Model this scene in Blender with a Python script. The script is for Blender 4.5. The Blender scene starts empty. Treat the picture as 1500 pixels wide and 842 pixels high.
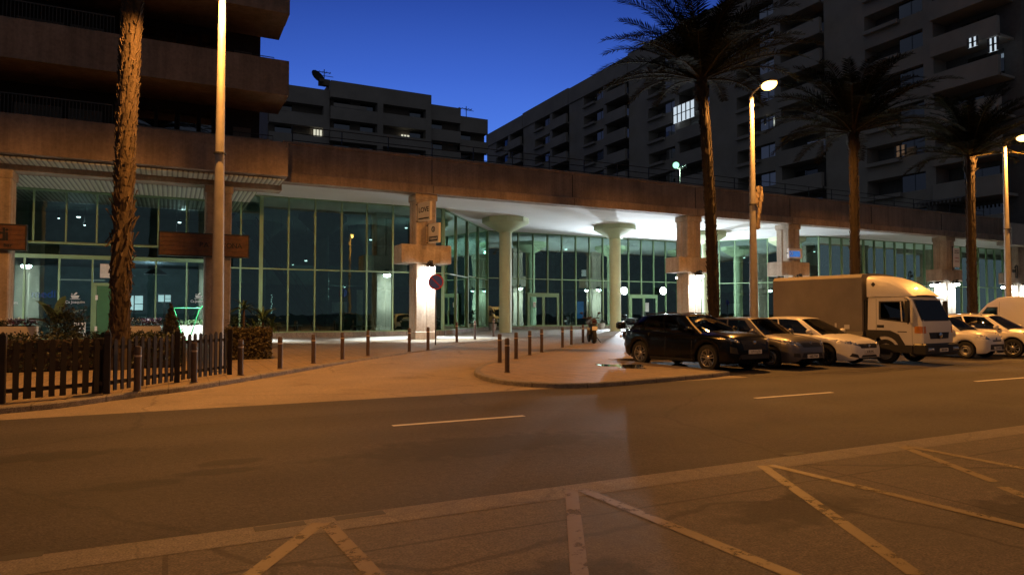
import bpy, bmesh, math, random
from mathutils import Vector, Matrix
from mathutils.bvhtree import BVHTree
R = math.radians
PI = math.pi
S = bpy.context.scene
COL = S.collection
random.seed(7)

# ------------------------------------------------------------------ camera
YAW, PITCH, CAMZ, FPX = R(-26.6), R(2.12), 1.6, 1000.0
cam_d = bpy.data.cameras.new('camera'); cam = bpy.data.objects.new('camera', cam_d); COL.objects.link(cam)
cam_d.sensor_width = 36; cam_d.lens = 24.0; cam_d.clip_end = 3000; cam_d.clip_start = .05
cam.location = (0, 0, CAMZ); cam.rotation_euler = (PI/2 + PITCH, 0, YAW)
S.camera = cam
_M = cam.rotation_euler.to_matrix()
def ray(px, py):                     # photo pixel (1500 x 842) -> direction in the street's own axes (x along road, y to the building)
    return _M @ Vector(((px-750)/FPX, -(py-421)/FPX, -1.0))
def G(px, py, z=0.0):                # where that sight line meets the height z
    d = ray(px, py); k = (z-CAMZ)/d.z
    return Vector((d.x*k, d.y*k, z))
def PV(px, py, y):                   # where it meets a wall at distance y from the kerb line axis
    d = ray(px, py); k = y/d.y
    return Vector((d.x*k, y, CAMZ+d.z*k))
def PX(px, py, x):
    d = ray(px, py); k = x/d.x
    return Vector((x, d.y*k, CAMZ+d.z*k))
def lerp(a, b, t): return a+(b-a)*t
def interp(pts, x):
    if x <= pts[0][0]: return pts[0][1]
    for (a, fa), (b, fb) in zip(pts, pts[1:]):
        if x <= b:
            return fa+(fb-fa)*(x-a)/(b-a)
    return pts[-1][1]
def pz(y):                           # height of the paved plaza
    return interp([(22, .10), (40, .33)], y)
def dz(y):                           # height of the driveway
    return interp([(18.5, 0.0), (33.4, pz(33.4)-.004)], y)
def GP(px, py):                      # sight line on the sloping plaza
    p = G(px, py, .1)
    for _ in range(8): p = G(px, py, pz(p.y))
    return p

# ------------------------------------------------------------------ materials
MATS = {}
def newmat(name):
    m = bpy.data.materials.new(name); m.use_nodes = True
    nt = m.node_tree; nt.nodes.clear()
    out = nt.nodes.new('ShaderNodeOutputMaterial')
    MATS[name] = m
    return m, nt, out
def N(nt, t, **kw):
    n = nt.nodes.new(t)
    for k, v in kw.items():
        if k.startswith('i_'):
            key = k[2:]
            key = int(key) if key.isdigit() else key.replace('_', ' ')
            n.inputs[key].default_value = v
        else: setattr(n, k, v)
    return n
def L(nt, a, ao, b, bi): nt.links.new(a.outputs[ao], b.inputs[bi])
def rgba(c): return (c[0], c[1], c[2], 1)
def mat(name, col, rough=.6, metal=0.0, var=.25, scale=3.0, bump=0.0, bscale=60.0, coat=0.0, spec=.5, col2=None, fine=.0):
    m, nt, out = newmat(name)
    b = N(nt, 'ShaderNodeBsdfPrincipled'); L(nt, b, 0, out, 0)
    b.inputs['Roughness'].default_value = rough; b.inputs['Metallic'].default_value = metal
    b.inputs['Coat Weight'].default_value = coat; b.inputs['Coat Roughness'].default_value = .05
    b.inputs['Specular IOR Level'].default_value = spec
    tc = N(nt, 'ShaderNodeTexCoord')
    if var > 0:
        n = N(nt, 'ShaderNodeTexNoise'); n.inputs['Scale'].default_value = scale; n.inputs['Detail'].default_value = 6; n.inputs['Roughness'].default_value = .65
        L(nt, tc, 'Object', n, 'Vector')
        r = N(nt, 'ShaderNodeValToRGB'); L(nt, n, 'Fac', r, 0)
        c2 = col2 or [c*(1-var) for c in col]
        r.color_ramp.elements[0].position = .32; r.color_ramp.elements[0].color = rgba(c2)
        r.color_ramp.elements[1].position = .68; r.color_ramp.elements[1].color = rgba([min(1, c*(1+var*.4)) for c in col])
        src = r
        if fine > 0:
            f = N(nt, 'ShaderNodeTexNoise'); f.inputs['Scale'].default_value = bscale; f.inputs['Detail'].default_value = 3
            L(nt, tc, 'Object', f, 'Vector')
            mr = N(nt, 'ShaderNodeMapRange'); mr.inputs['To Min'].default_value = 1-fine; mr.inputs['To Max'].default_value = 1+fine
            mr.inputs['From Min'].default_value = .3; mr.inputs['From Max'].default_value = .7
            L(nt, f, 'Fac', mr, 'Value')
            mx = N(nt, 'ShaderNodeMix', data_type='RGBA', blend_type='MULTIPLY'); mx.inputs[0].default_value = 1
            L(nt, r, 0, mx, 6); L(nt, mr, 0, mx, 7); src = mx
            nt.links.new(mx.outputs[2], b.inputs['Base Color'])
        else: L(nt, r, 0, b, 'Base Color')
        mr2 = N(nt, 'ShaderNodeMapRange'); mr2.inputs['To Min'].default_value = max(0, rough-.08); mr2.inputs['To Max'].default_value = min(1, rough+.1)
        L(nt, n, 'Fac', mr2, 'Value'); L(nt, mr2, 0, b, 'Roughness')
    else:
        b.inputs['Base Color'].default_value = rgba(col)
    if bump > 0:
        n2 = N(nt, 'ShaderNodeTexNoise'); n2.inputs['Scale'].default_value = bscale; n2.inputs['Detail'].default_value = 4
        L(nt, tc, 'Object', n2, 'Vector')
        bp = N(nt, 'ShaderNodeBump'); bp.inputs['Strength'].default_value = bump; bp.inputs['Distance'].default_value = .02
        L(nt, n2, 'Fac', bp, 'Height'); L(nt, bp, 0, b, 'Normal')
    return m
def streaked(name, col, rough=.85):
    m, nt, out = newmat(name); b = N(nt, 'ShaderNodeBsdfPrincipled'); b.inputs['Roughness'].default_value = rough; L(nt, b, 0, out, 0)
    tc = N(nt, 'ShaderNodeTexCoord'); cur = None
    for sc, lo, hi, k in (((.5, .5, .5), .72, 1.1, 5), ((2.2, 2.2, .12), .74, 1.08, 6), ((9, 9, 9), .86, 1.12, 6)):
        mp = N(nt, 'ShaderNodeMapping'); mp.inputs['Scale'].default_value = sc; L(nt, tc, 'Object', mp, 'Vector')
        n = N(nt, 'ShaderNodeTexNoise'); n.inputs['Scale'].default_value = 1; n.inputs['Detail'].default_value = k; n.inputs['Roughness'].default_value = .7; L(nt, mp, 0, n, 'Vector')
        r = N(nt, 'ShaderNodeMapRange'); r.inputs['From Min'].default_value = .35; r.inputs['From Max'].default_value = .62; r.inputs['To Min'].default_value = lo; r.inputs['To Max'].default_value = hi; L(nt, n, 'Fac', r, 'Value')
        x = N(nt, 'ShaderNodeMix', data_type='RGBA', blend_type='MULTIPLY'); x.inputs[0].default_value = 1
        if cur is None: x.inputs[6].default_value = rgba(col)
        else: nt.links.new(cur.outputs[2], x.inputs[6])
        L(nt, r, 0, x, 7); cur = x
    nt.links.new(cur.outputs[2], b.inputs['Base Color'])
    bp = N(nt, 'ShaderNodeBump'); bp.inputs['Strength'].default_value = .3; bp.inputs['Distance'].default_value = .01; L(nt, n, 'Fac', bp, 'Height'); L(nt, bp, 0, b, 'Normal')
    return m
def emit(name, col, s):
    m, nt, out = newmat(name)
    e = N(nt, 'ShaderNodeEmission'); e.inputs[0].default_value = rgba(col); e.inputs[1].default_value = s
    L(nt, e, 0, out, 0); return m
def glass(name, tint, refl=.12, rough=0.0, gcol=(.9, 1, .97), mx_=.95, wavy=0):
    m, nt, out = newmat(name)
    t = N(nt, 'ShaderNodeBsdfTransparent'); t.inputs[0].default_value = rgba(tint)
    g = N(nt, 'ShaderNodeBsdfGlossy'); g.inputs['Color'].default_value = rgba(gcol); g.inputs['Roughness'].default_value = rough
    if wavy:
        tc = N(nt, 'ShaderNodeTexCoord'); wn = N(nt, 'ShaderNodeTexNoise'); wn.inputs['Scale'].default_value = .9; wn.inputs['Detail'].default_value = 2; L(nt, tc, 'Object', wn, 'Vector')
        bp = N(nt, 'ShaderNodeBump'); bp.inputs['Strength'].default_value = wavy; bp.inputs['Distance'].default_value = .02; L(nt, wn, 'Fac', bp, 'Height'); L(nt, bp, 0, g, 'Normal')
        dn = N(nt, 'ShaderNodeTexNoise'); dn.inputs['Scale'].default_value = 2.2; dn.inputs['Detail'].default_value = 6; L(nt, tc, 'Object', dn, 'Vector')
        dr = N(nt, 'ShaderNodeValToRGB'); dr.color_ramp.elements[0].position = .3; dr.color_ramp.elements[0].color = rgba([c*.8 for c in tint]); dr.color_ramp.elements[1].position = .7; dr.color_ramp.elements[1].color = rgba([min(1, c*1.15) for c in tint]); L(nt, dn, 'Fac', dr, 0); L(nt, dr, 0, t, 0)
    f = N(nt, 'ShaderNodeLayerWeight'); f.inputs['Blend'].default_value = .35
    mr = N(nt, 'ShaderNodeMapRange'); mr.inputs['To Min'].default_value = refl; mr.inputs['To Max'].default_value = mx_
    L(nt, f, 'Fresnel', mr, 'Value')
    mx = N(nt, 'ShaderNodeMixShader'); L(nt, mr, 0, mx, 0); L(nt, t, 0, mx, 1); L(nt, g, 0, mx, 2)
    L(nt, mx, 0, out, 0); return m

def ground_mat(name, col, col2, big=.12, speck=180, stains=(), crack=0.0, rough=.75, bump=.25, joints=None, crackscale=.35, grain=.22, lanes=False):
    m, nt, out = newmat(name)
    b = N(nt, 'ShaderNodeBsdfPrincipled'); L(nt, b, 0, out, 0)
    tc = N(nt, 'ShaderNodeTexCoord')
    n = N(nt, 'ShaderNodeTexNoise'); n.inputs['Scale'].default_value = big*6; n.inputs['Detail'].default_value = 9; n.inputs['Roughness'].default_value = .68
    L(nt, tc, 'Object', n, 'Vector')
    r = N(nt, 'ShaderNodeValToRGB'); L(nt, n, 'Fac', r, 0)
    r.color_ramp.elements[0].position = .36; r.color_ramp.elements[0].color = rgba(col2)
    r.color_ramp.elements[1].position = .64; r.color_ramp.elements[1].color = rgba(col)
    f = N(nt, 'ShaderNodeTexNoise'); f.inputs['Scale'].default_value = speck; f.inputs['Detail'].default_value = 2
    L(nt, tc, 'Object', f, 'Vector')
    mr = N(nt, 'ShaderNodeMapRange'); mr.inputs['From Min'].default_value = .36; mr.inputs['From Max'].default_value = .64
    mr.inputs['To Min'].default_value = .62; mr.inputs['To Max'].default_value = 1.38
    L(nt, f, 'Fac', mr, 'Value')
    mx = N(nt, 'ShaderNodeMix', data_type='RGBA', blend_type='MULTIPLY'); mx.inputs[0].default_value = 1
    L(nt, r, 0, mx, 6); L(nt, mr, 0, mx, 7)
    md = N(nt, 'ShaderNodeTexNoise'); md.inputs['Scale'].default_value = 14; md.inputs['Detail'].default_value = 8; md.inputs['Roughness'].default_value = .8
    L(nt, tc, 'Object', md, 'Vector')
    mdr = N(nt, 'ShaderNodeMapRange'); mdr.inputs['From Min'].default_value = .38; mdr.inputs['From Max'].default_value = .62; mdr.clamp = True; mdr.inputs['To Min'].default_value = 1-grain; mdr.inputs['To Max'].default_value = 1+grain
    L(nt, md, 'Fac', mdr, 'Value')
    mx2 = N(nt, 'ShaderNodeMix', data_type='RGBA', blend_type='MULTIPLY'); mx2.inputs[0].default_value = 1
    nt.links.new(mx.outputs[2], mx2.inputs[6]); L(nt, mdr, 0, mx2, 7)
    if lanes:                                                    # tyre polished tracks along the road
        wv = N(nt, 'ShaderNodeTexWave', bands_direction='Y'); wv.inputs['Scale'].default_value = .18; wv.inputs['Distortion'].default_value = .6; wv.inputs['Detail'].default_value = 3; wv.inputs['Detail Scale'].default_value = .5
        L(nt, tc, 'Object', wv, 'Vector')
        wr_ = N(nt, 'ShaderNodeMapRange'); wr_.inputs['To Min'].default_value = .80; wr_.inputs['To Max'].default_value = 1.15; L(nt, wv, 'Fac', wr_, 'Value')
        mx3 = N(nt, 'ShaderNodeMix', data_type='RGBA', blend_type='MULTIPLY'); mx3.inputs[0].default_value = 1
        nt.links.new(mx2.outputs[2], mx3.inputs[6]); L(nt, wr_, 0, mx3, 7); mx2 = mx3
    cur = (mx2, 2)
    def darken(fac_node, fac_out, colr):
        nonlocal cur
        k = N(nt, 'ShaderNodeMix', data_type='RGBA', blend_type='MULTIPLY')
        L(nt, fac_node, fac_out, k, 0); nt.links.new(cur[0].outputs[cur[1]], k.inputs[6]); k.inputs[7].default_value = rgba(colr)
        cur = (k, 2)
    # mottled blotches (oil, patches) with shapes of their own
    bl = N(nt, 'ShaderNodeTexNoise'); bl.inputs['Scale'].default_value = .9; bl.inputs['Detail'].default_value = 5; bl.inputs['Distortion'].default_value = .6
    L(nt, tc, 'Object', bl, 'Vector')
    br = N(nt, 'ShaderNodeMapRange'); br.inputs['From Min'].default_value = .58; br.inputs['From Max'].default_value = .72
    L(nt, bl, 'Fac', br, 'Value'); darken(br, 0, (.72, .7, .68))
    for (sx, sy, rx, ry) in stains:
        mp = N(nt, 'ShaderNodeMapping', vector_type='TEXTURE'); mp.inputs['Location'].default_value = (sx, sy, 0); mp.inputs['Scale'].default_value = (rx, ry, 1)
        L(nt, tc, 'Object', mp, 'Vector')
        ln = N(nt, 'ShaderNodeVectorMath', operation='LENGTH'); L(nt, mp, 0, ln, 0)
        nz = N(nt, 'ShaderNodeTexNoise'); nz.inputs['Scale'].default_value = 4; nz.inputs['Detail'].default_value = 5; L(nt, tc, 'Object', nz, 'Vector')
        ad = N(nt, 'ShaderNodeMath', operation='MULTIPLY_ADD'); L(nt, nz, 'Fac', ad, 0); ad.inputs[1].default_value = 1.8; nt.links.new(ln.outputs['Value'], ad.inputs[2])
        sm = N(nt, 'ShaderNodeMapRange'); sm.inputs['From Min'].default_value = 2.05; sm.inputs['From Max'].default_value = 1.6
        L(nt, ad, 0, sm, 'Value'); darken(sm, 0, (.36, .36, .36))
    if crack > 0:
        nz = N(nt, 'ShaderNodeTexNoise'); nz.inputs['Scale'].default_value = 1.2; nz.inputs['Detail'].default_value = 4; L(nt, tc, 'Object', nz, 'Vector')
        va = N(nt, 'ShaderNodeMix', data_type='RGBA', blend_type='LINEAR_LIGHT'); va.inputs[0].default_value = .25
        L(nt, tc, 'Object', va, 6); L(nt, nz, 'Color', va, 7)
        v = N(nt, 'ShaderNodeTexVoronoi', feature='DISTANCE_TO_EDGE'); v.inputs['Scale'].default_value = crackscale
        nt.links.new(va.outputs[2], v.inputs['Vector'])
        cr = N(nt, 'ShaderNodeMapRange'); cr.inputs['From Min'].default_value = .007; cr.inputs['From Max'].default_value = .003; cr.inputs['To Max'].default_value = crack
        L(nt, v, 'Distance', cr, 'Value'); darken(cr, 0, (.3, .28, .26))
    if joints:
        bt = N(nt, 'ShaderNodeTexBrick'); bt.inputs['Scale'].default_value = 1; bt.inputs['Brick Width'].default_value = joints[0]; bt.inputs['Row Height'].default_value = joints[1]
        bt.inputs['Mortar Size'].default_value = joints[2]; bt.offset = joints[3] if len(joints) > 3 else 0
        bt.inputs['Color1'].default_value = (1, 1, 1, 1); bt.inputs['Color2'].default_value = (.86, .86, .86, 1); bt.inputs['Mortar'].default_value = (.5, .48, .46, 1)
        L(nt, tc, 'Object', bt, 'Vector')
        k = N(nt, 'ShaderNodeMix', data_type='RGBA', blend_type='MULTIPLY'); k.inputs[0].default_value = 1
        nt.links.new(cur[0].outputs[cur[1]], k.inputs[6]); L(nt, bt, 'Color', k, 7); cur = (k, 2)
    nt.links.new(cur[0].outputs[cur[1]], b.inputs['Base Color'])
    rr = N(nt, 'ShaderNodeMapRange'); rr.inputs['To Min'].default_value = rough-.22; rr.inputs['To Max'].default_value = min(1, rough+.15)
    L(nt, n, 'Fac', rr, 'Value'); L(nt, rr, 0, b, 'Roughness')
    bp = N(nt, 'ShaderNodeBump'); bp.inputs['Strength'].default_value = bump; bp.inputs['Distance'].default_value = .006
    hs = N(nt, 'ShaderNodeMath', operation='MULTIPLY_ADD'); L(nt, md, 'Fac', hs, 0); hs.inputs[1].default_value = 1.5; L(nt, f, 'Fac', hs, 2)
    L(nt, hs, 0, bp, 'Height'); L(nt, bp, 0, b, 'Normal')
    return m
def paint_mat(name, col, wear=.45):
    m, nt, out = newmat(name)
    b = N(nt, 'ShaderNodeBsdfPrincipled'); b.inputs['Roughness'].default_value = .6
    tc = N(nt, 'ShaderNodeTexCoord')
    n = N(nt, 'ShaderNodeTexNoise'); n.inputs['Scale'].default_value = 5; n.inputs['Detail'].default_value = 8; n.inputs['Roughness'].default_value = .75
    L(nt, tc, 'Object', n, 'Vector')
    r = N(nt, 'ShaderNodeValToRGB'); L(nt, n, 'Fac', r, 0)
    r.color_ramp.elements[0].color = rgba([c*.6 for c in col]); r.color_ramp.elements[1].color = rgba(col)
    L(nt, r, 0, b, 'Base Color')
    t = N(nt, 'ShaderNodeBsdfTransparent')
    mr = N(nt, 'ShaderNodeMapRange'); mr.inputs['From Min'].default_value = wear-.06; mr.inputs['From Max'].default_value = wear+.05
    mr.inputs['To Min'].default_value = .12; L(nt, n, 'Fac', mr, 'Value')
    mx = N(nt, 'ShaderNodeMixShader'); L(nt, mr, 0, mx, 0); L(nt, t, 0, mx, 1); L(nt, b, 0, mx, 2); L(nt, mx, 0, out, 0)
    return m
def ribbed(name, col, period, axis=0, rough=.5):
    m, nt, out = newmat(name)
    b = N(nt, 'ShaderNodeBsdfPrincipled'); b.inputs['Roughness'].default_value = rough; L(nt, b, 0, out, 0)
    tc = N(nt, 'ShaderNodeTexCoord'); w = N(nt, 'ShaderNodeTexWave', bands_direction='XYZ'[axis]); w.inputs['Scale'].default_value = 1/period/3.183*1.0
    L(nt, tc, 'Object', w, 'Vector')
    r = N(nt, 'ShaderNodeValToRGB'); L(nt, w, 'Fac', r, 0)
    r.color_ramp.elements[0].position = .15; r.color_ramp.elements[0].color = rgba([c*.45 for c in col]); r.color_ramp.elements[1].position = .35; r.color_ramp.elements[1].color = rgba(col)
    L(nt, r, 0, b, 'Base Color')
    bp = N(nt, 'ShaderNodeBump'); bp.inputs['Strength'].default_value = .8; bp.inputs['Distance'].default_value = .03
    L(nt, w, 'Fac', bp, 'Height'); L(nt, bp, 0, b, 'Normal'); return m

# ------------------------------------------------------------------ mesh builder and object helpers
class MB:
    def __init__(s): s.v = []; s.f = []
    def add(s, vs, fs):
        o = len(s.v); s.v += [tuple(v) for v in vs]; s.f += [tuple(i+o for i in f) for f in fs]; return s
    def box(s, x0, x1, y0, y1, z0, z1, M=None):
        vs = [Vector((x, y, z)) for z in (z0, z1) for y in (y0, y1) for x in (x0, x1)]
        if M: vs = [M @ v for v in vs]
        return s.add(vs, [(0, 2, 3, 1), (4, 5, 7, 6), (0, 1, 5, 4), (2, 6, 7, 3), (0, 4, 6, 2), (1, 3, 7, 5)])
    def bbox(s, x0, x1, y0, y1, z0, z1, b=.02, M=None):     # box with chamfered edges
        vs = []; idx = {}
        X = (x0, x1); Y = (y0, y1); Z = (z0, z1)
        for i in (0, 1):
            for j in (0, 1):
                for k in (0, 1):
                    si, sj, sk = (b if i == 0 else -b), (b if j == 0 else -b), (b if k == 0 else -b)
                    idx[i, j, k, 0] = len(vs); vs.append(Vector((X[i], Y[j]+sj, Z[k]+sk)))
                    idx[i, j, k, 1] = len(vs); vs.append(Vector((X[i]+si, Y[j], Z[k]+sk)))
                    idx[i, j, k, 2] = len(vs); vs.append(Vector((X[i]+si, Y[j]+sj, Z[k])))
        I = idx; fs = []
        for i in (0, 1):
            fs.append((I[i,0,0,0], I[i,1,0,0], I[i,1,1,0], I[i,0,1,0]))
            fs.append((I[0,i,0,1], I[1,i,0,1], I[1,i,1,1], I[0,i,1,1]))
            fs.append((I[0,0,i,2], I[1,0,i,2], I[1,1,i,2], I[0,1,i,2]))
            for j in (0, 1):
                fs.append((I[i,j,0,0], I[i,j,1,0], I[i,j,1,1], I[i,j,0,1]))
                fs.append((I[i,0,j,0], I[i,1,j,0], I[i,1,j,2], I[i,0,j,2]))
                fs.append((I[0,i,j,1], I[1,i,j,1], I[1,i,j,2], I[0,i,j,2]))
                for k in (0, 1): fs.append((I[i,j,k,0], I[i,j,k,1], I[i,j,k,2]))
        if M: vs = [M @ v for v in vs]
        return s.add(vs, fs)
    def tube(s, pts, rad, n=10, cap=True):
        pts = [Vector(p) for p in pts]
        if not isinstance(rad, (list, tuple)): rad = [rad]*len(pts)
        rings = []; up = Vector((0, 0, 1))
        prev = None
        for i, p in enumerate(pts):
            t = (pts[min(i+1, len(pts)-1)]-pts[max(i-1, 0)]).normalized()
            if prev is None:
                a = t.orthogonal().normalized()
            else:
                a = (prev - t*prev.dot(t)).normalized()
            prev = a; b = t.cross(a)
            rings.append([p+(a*math.cos(2*PI*k/n)+b*math.sin(2*PI*k/n))*rad[i] for k in range(n)])
        vs = [v for r in rings for v in r]; fs = []
        for i in range(len(pts)-1):
            for k in range(n):
                fs.append((i*n+k, i*n+(k+1) % n, (i+1)*n+(k+1) % n, (i+1)*n+k))
        if cap:
            fs.append(tuple(range(n-1, -1, -1))); fs.append(tuple(range((len(pts)-1)*n, len(pts)*n)))
        return s.add(vs, fs)
    def lathe(s, prof, n=20, M=None, cap=True):                 # prof: (radius, z)
        vs = [Vector((r*math.cos(2*PI*k/n), r*math.sin(2*PI*k/n), z)) for r, z in prof for k in range(n)]
        if M: vs = [M @ v for v in vs]
        fs = [(i*n+k, i*n+(k+1) % n, (i+1)*n+(k+1) % n, (i+1)*n+k) for i in range(len(prof)-1) for k in range(n)]
        if cap: fs += [tuple(range(n-1, -1, -1)), tuple(range((len(prof)-1)*n, len(prof)*n))]
        return s.add(vs, fs)
    def prism(s, poly, a, b, axis='z', M=None):                 # 2-D outline pushed along an axis
        def P(u, v, w): return Vector({'z': (u, v, w), 'x': (w, u, v), 'y': (u, w, v)}[axis])
        n = len(poly)
        vs = [P(u, v, a) for u, v in poly]+[P(u, v, b) for u, v in poly]
        if M: vs = [M @ v for v in vs]
        return s.add(vs, [tuple(range(n-1, -1, -1)), tuple(range(n, 2*n))]+[(i, (i+1) % n, n+(i+1) % n, n+i) for i in range(n)])
    def sphere(s, c, r, n=12, m=8, sc=(1, 1, 1)):
        vs = []; fs = []
        for j in range(m+1):
            for k in range(n):
                th = PI*j/m
                vs.append(Vector((c[0]+r*sc[0]*math.sin(th)*math.cos(2*PI*k/n), c[1]+r*sc[1]*math.sin(th)*math.sin(2*PI*k/n), c[2]+r*sc[2]*math.cos(th))))
        for j in range(m):
            for k in range(n): fs.append((j*n+k, (j+1)*n+k, (j+1)*n+(k+1) % n, j*n+(k+1) % n))
        return s.add(vs, fs)
    def grid(s, rows):
        n = len(rows[0]); vs = [p for r in rows for p in r]
        return s.add(vs, [(i*n+k, i*n+k+1, (i+1)*n+k+1, (i+1)*n+k) for i in range(len(rows)-1) for k in range(n-1)])
    def build(s, name, m, parent=None, smooth=None, merge=False, solid=0):
        me = bpy.data.meshes.new(name)
        bm = bmesh.new()
        vv = [bm.verts.new(v) for v in s.v]
        for f in s.f:
            try: bm.faces.new([vv[i] for i in f])
            except ValueError: pass
        if merge: bmesh.ops.remove_doubles(bm, verts=bm.verts, dist=.0008)
        bmesh.ops.recalc_face_normals(bm, faces=bm.faces)
        bm.to_mesh(me); bm.free()
        me.materials.append(MATS[m] if isinstance(m, str) else m)
        if smooth is not None:
            me.polygons.foreach_set('use_smooth', [True]*len(me.polygons))
            me.set_sharp_from_angle(angle=R(smooth))
        o = bpy.data.objects.new(name, me); COL.objects.link(o)
        if parent: o.parent = parent
        if solid:
            md = o.modifiers.new('thickness', 'SOLIDIFY'); md.thickness = solid; md.offset = -1
        return o
def tag(o, label, cat, group=None):
    o['label'] = label; o['category'] = cat
    if group: o['group'] = group
    return o
def thing(name, label, cat, loc=(0, 0, 0), rz=0, group=None):
    o = bpy.data.objects.new(name, None); COL.objects.link(o); o.location = loc; o.rotation_euler = (0, 0, rz)
    o.empty_display_size = .3
    return tag(o, label, cat, group)
def struct(o, kind='structure'): o['kind'] = kind; return o
def copy_tree(o, parent=None):
    c = o.copy(); COL.objects.link(c)
    if parent: c.parent = parent
    for ch in list(o.children): copy_tree(ch, c)
    return c
def text(name, body, size, m, M, parent=None, depth=.01, align='CENTER'):
    cu = bpy.data.curves.new('lettering', 'FONT'); cu.body = body; cu.size = size; cu.align_x = align; cu.align_y = 'CENTER'; cu.extrude = depth; cu.offset = size*.012
    t = bpy.data.objects.new('tmp', cu); COL.objects.link(t)
    dg = bpy.context.evaluated_depsgraph_get(); me = bpy.data.meshes.new_from_object(t.evaluated_get(dg))
    bpy.data.objects.remove(t); bpy.data.curves.remove(cu)
    me.materials.clear(); me.materials.append(MATS[m]); me.transform(M)
    o = bpy.data.objects.new(name, me); COL.objects.link(o)
    if parent: o.parent = parent
    return o
def facing(loc, nx, ny):             # letters stand upright on a wall whose outward normal is (nx, ny)
    n = Vector((nx, ny, 0)).normalized(); right = Vector((0, 0, 1)).cross(n)
    return Matrix.Translation(loc) @ Matrix((right, Vector((0, 0, 1)), n)).transposed().to_4x4()
def lamp(kind, name, loc, power, col, size=.1, parent=None, rot=(0, 0, 0), cone=None, blend=.4):
    d = bpy.data.lights.new(name, kind); d.energy = power; d.color = col
    if kind in ('POINT', 'SPOT'): d.shadow_soft_size = size
    if kind == 'SPOT': d.spot_size = R(cone); d.spot_blend = blend
    if kind == 'AREA': d.size = size
    o = bpy.data.objects.new(name, d); COL.objects.link(o); o.location = loc; o.rotation_euler = rot
    if parent: o.parent = parent
    return o
def poly_surface(name, poly, zf, m, cuts=(), parent=None):
    bm = bmesh.new(); vs = [bm.verts.new((x, y, 0)) for x, y in poly]; f = bm.faces.new(vs)
    for c in cuts:
        bmesh.ops.bisect_plane(bm, geom=bm.verts[:]+bm.edges[:]+bm.faces[:], plane_co=(0, c, 0), plane_no=(0, 1, 0))
    bmesh.ops.triangulate(bm, faces=bm.faces)
    for v in bm.verts: v.co.z = zf(v.co.y)
    bmesh.ops.recalc_face_normals(bm, faces=bm.faces)
    if sum(f.normal.z for f in bm.faces) < 0: bmesh.ops.reverse_faces(bm, faces=bm.faces)
    me = bpy.data.meshes.new(name); bm.to_mesh(me); bm.free(); me.materials.append(MATS[m])
    o = bpy.data.objects.new(name, me); COL.objects.link(o)
    if parent: o.parent = parent
    return o
def kerb_strip(pts, ztop, zbot, w, m, name, side=1):
    mb = MB(); rows = []
    n = len(pts)
    for i, p in enumerate(pts):
        p = Vector((p[0], p[1])); a = Vector(pts[max(i-1, 0)][:2]); b = Vector(pts[min(i+1, n-1)][:2])
        t = (b-a).normalized(); nn = Vector((-t.y, t.x))*side
        q = p+nn*w; zt = ztop(p.y)+.004
        rows.append([Vector((p.x, p.y, zbot(p.y)-.03)), Vector((p.x, p.y, zt-.02)), Vector((p.x+nn.x*.02, p.y+nn.y*.02, zt)), Vector((q.x, q.y, zt)), Vector((q.x, q.y, zt-.08))])
    mb.grid(rows)
    return struct(mb.build(name, m))
def smooth_path(pts, n=8):
    out = []
    for i in range(len(pts)-1):
        p0 = Vector(pts[max(i-1, 0)]); p1 = Vector(pts[i]); p2 = Vector(pts[i+1]); p3 = Vector(pts[min(i+2, len(pts)-1)])
        for k in range(n):
            t = k/n
            out.append(.5*((2*p1)+(p2-p0)*t+(2*p0-5*p1+4*p2-p3)*t*t+(3*p1-p0-3*p2+p3)*t**3))
    out.append(Vector(pts[-1])); return out
# ------------------------------------------------------------------ palette
ground_mat('earth', (.10, .09, .08), (.07, .065, .06))
ground_mat('asphalt', (.052, .042, .035), (.031, .025, .021), big=.07, speck=48, crack=.5, rough=.82, bump=.8,
           stains=[(.62, 7.95, .34, .16), (.5, 7.55, .42, .15), (-.3, 7.3, .5, .2), (3.4, 7.6, 1.9, .6), (-1.4, 9.2, 1.2, .3)], crackscale=.16, grain=.38, lanes=True)
ground_mat('old_concrete', (.13, .105, .08), (.06, .05, .04), big=.13, speck=60, crack=.7, rough=.8, bump=.5, grain=.3, crackscale=.17,
           stains=[(2.2, 3.6, .5, .3), (4.6, 4.0, .8, .35), (6.2, 3.1, .7, .4), (.4, 3.9, .5, .2)], joints=(6.0, 4.6, .018))
ground_mat('drive_concrete', (.28, .225, .16), (.20, .16, .115), big=.1, speck=80, crack=.4, rough=.75, bump=.3, crackscale=.2)
ground_mat('paving', (.29, .22, .14), (.20, .155, .105), big=.15, speck=60, rough=.7, joints=(.4, .4, .012))
ground_mat('plaza_paving', (.33, .305, .265), (.24, .22, .19), big=.12, speck=60, rough=.62, joints=(.8, .8, .012))
ground_mat('kerb_stone', (.24, .215, .185), (.14, .125, .11), big=.4, speck=60, rough=.75, joints=(1.0, 30, .015))
ground_mat('gutter_concrete', (.17, .145, .12), (.1, .085, .07), big=.3, speck=70, rough=.75, crack=.4, crackscale=.5)
paint_mat('lane_paint', (.8, .76, .66), .30)
paint_mat('bay_paint', (.19, .13, .054), .42)
mat('tar', (.03, .03, .032), .7)
streaked('render_tan', (.31, .235, .18))
streaked('concrete_col', (.44, .36, .28))
mat('white_soffit', (.84, .86, .84), .8, var=.07, scale=.35, fine=.03)
ribbed('ribbed_soffit', (.70, .70, .60), .2, 0)
mat('pale_green', (.50, .58, .36), .6, var=.14, scale=1.0)
mat('frame_green', (.17, .28, .15), .45, var=.12, scale=2)
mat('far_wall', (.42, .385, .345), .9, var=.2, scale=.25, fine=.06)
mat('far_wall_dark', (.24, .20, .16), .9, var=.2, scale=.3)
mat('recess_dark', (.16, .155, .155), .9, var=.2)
mat('block_recess', (.06, .045, .035), .9, var=.2)
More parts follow.
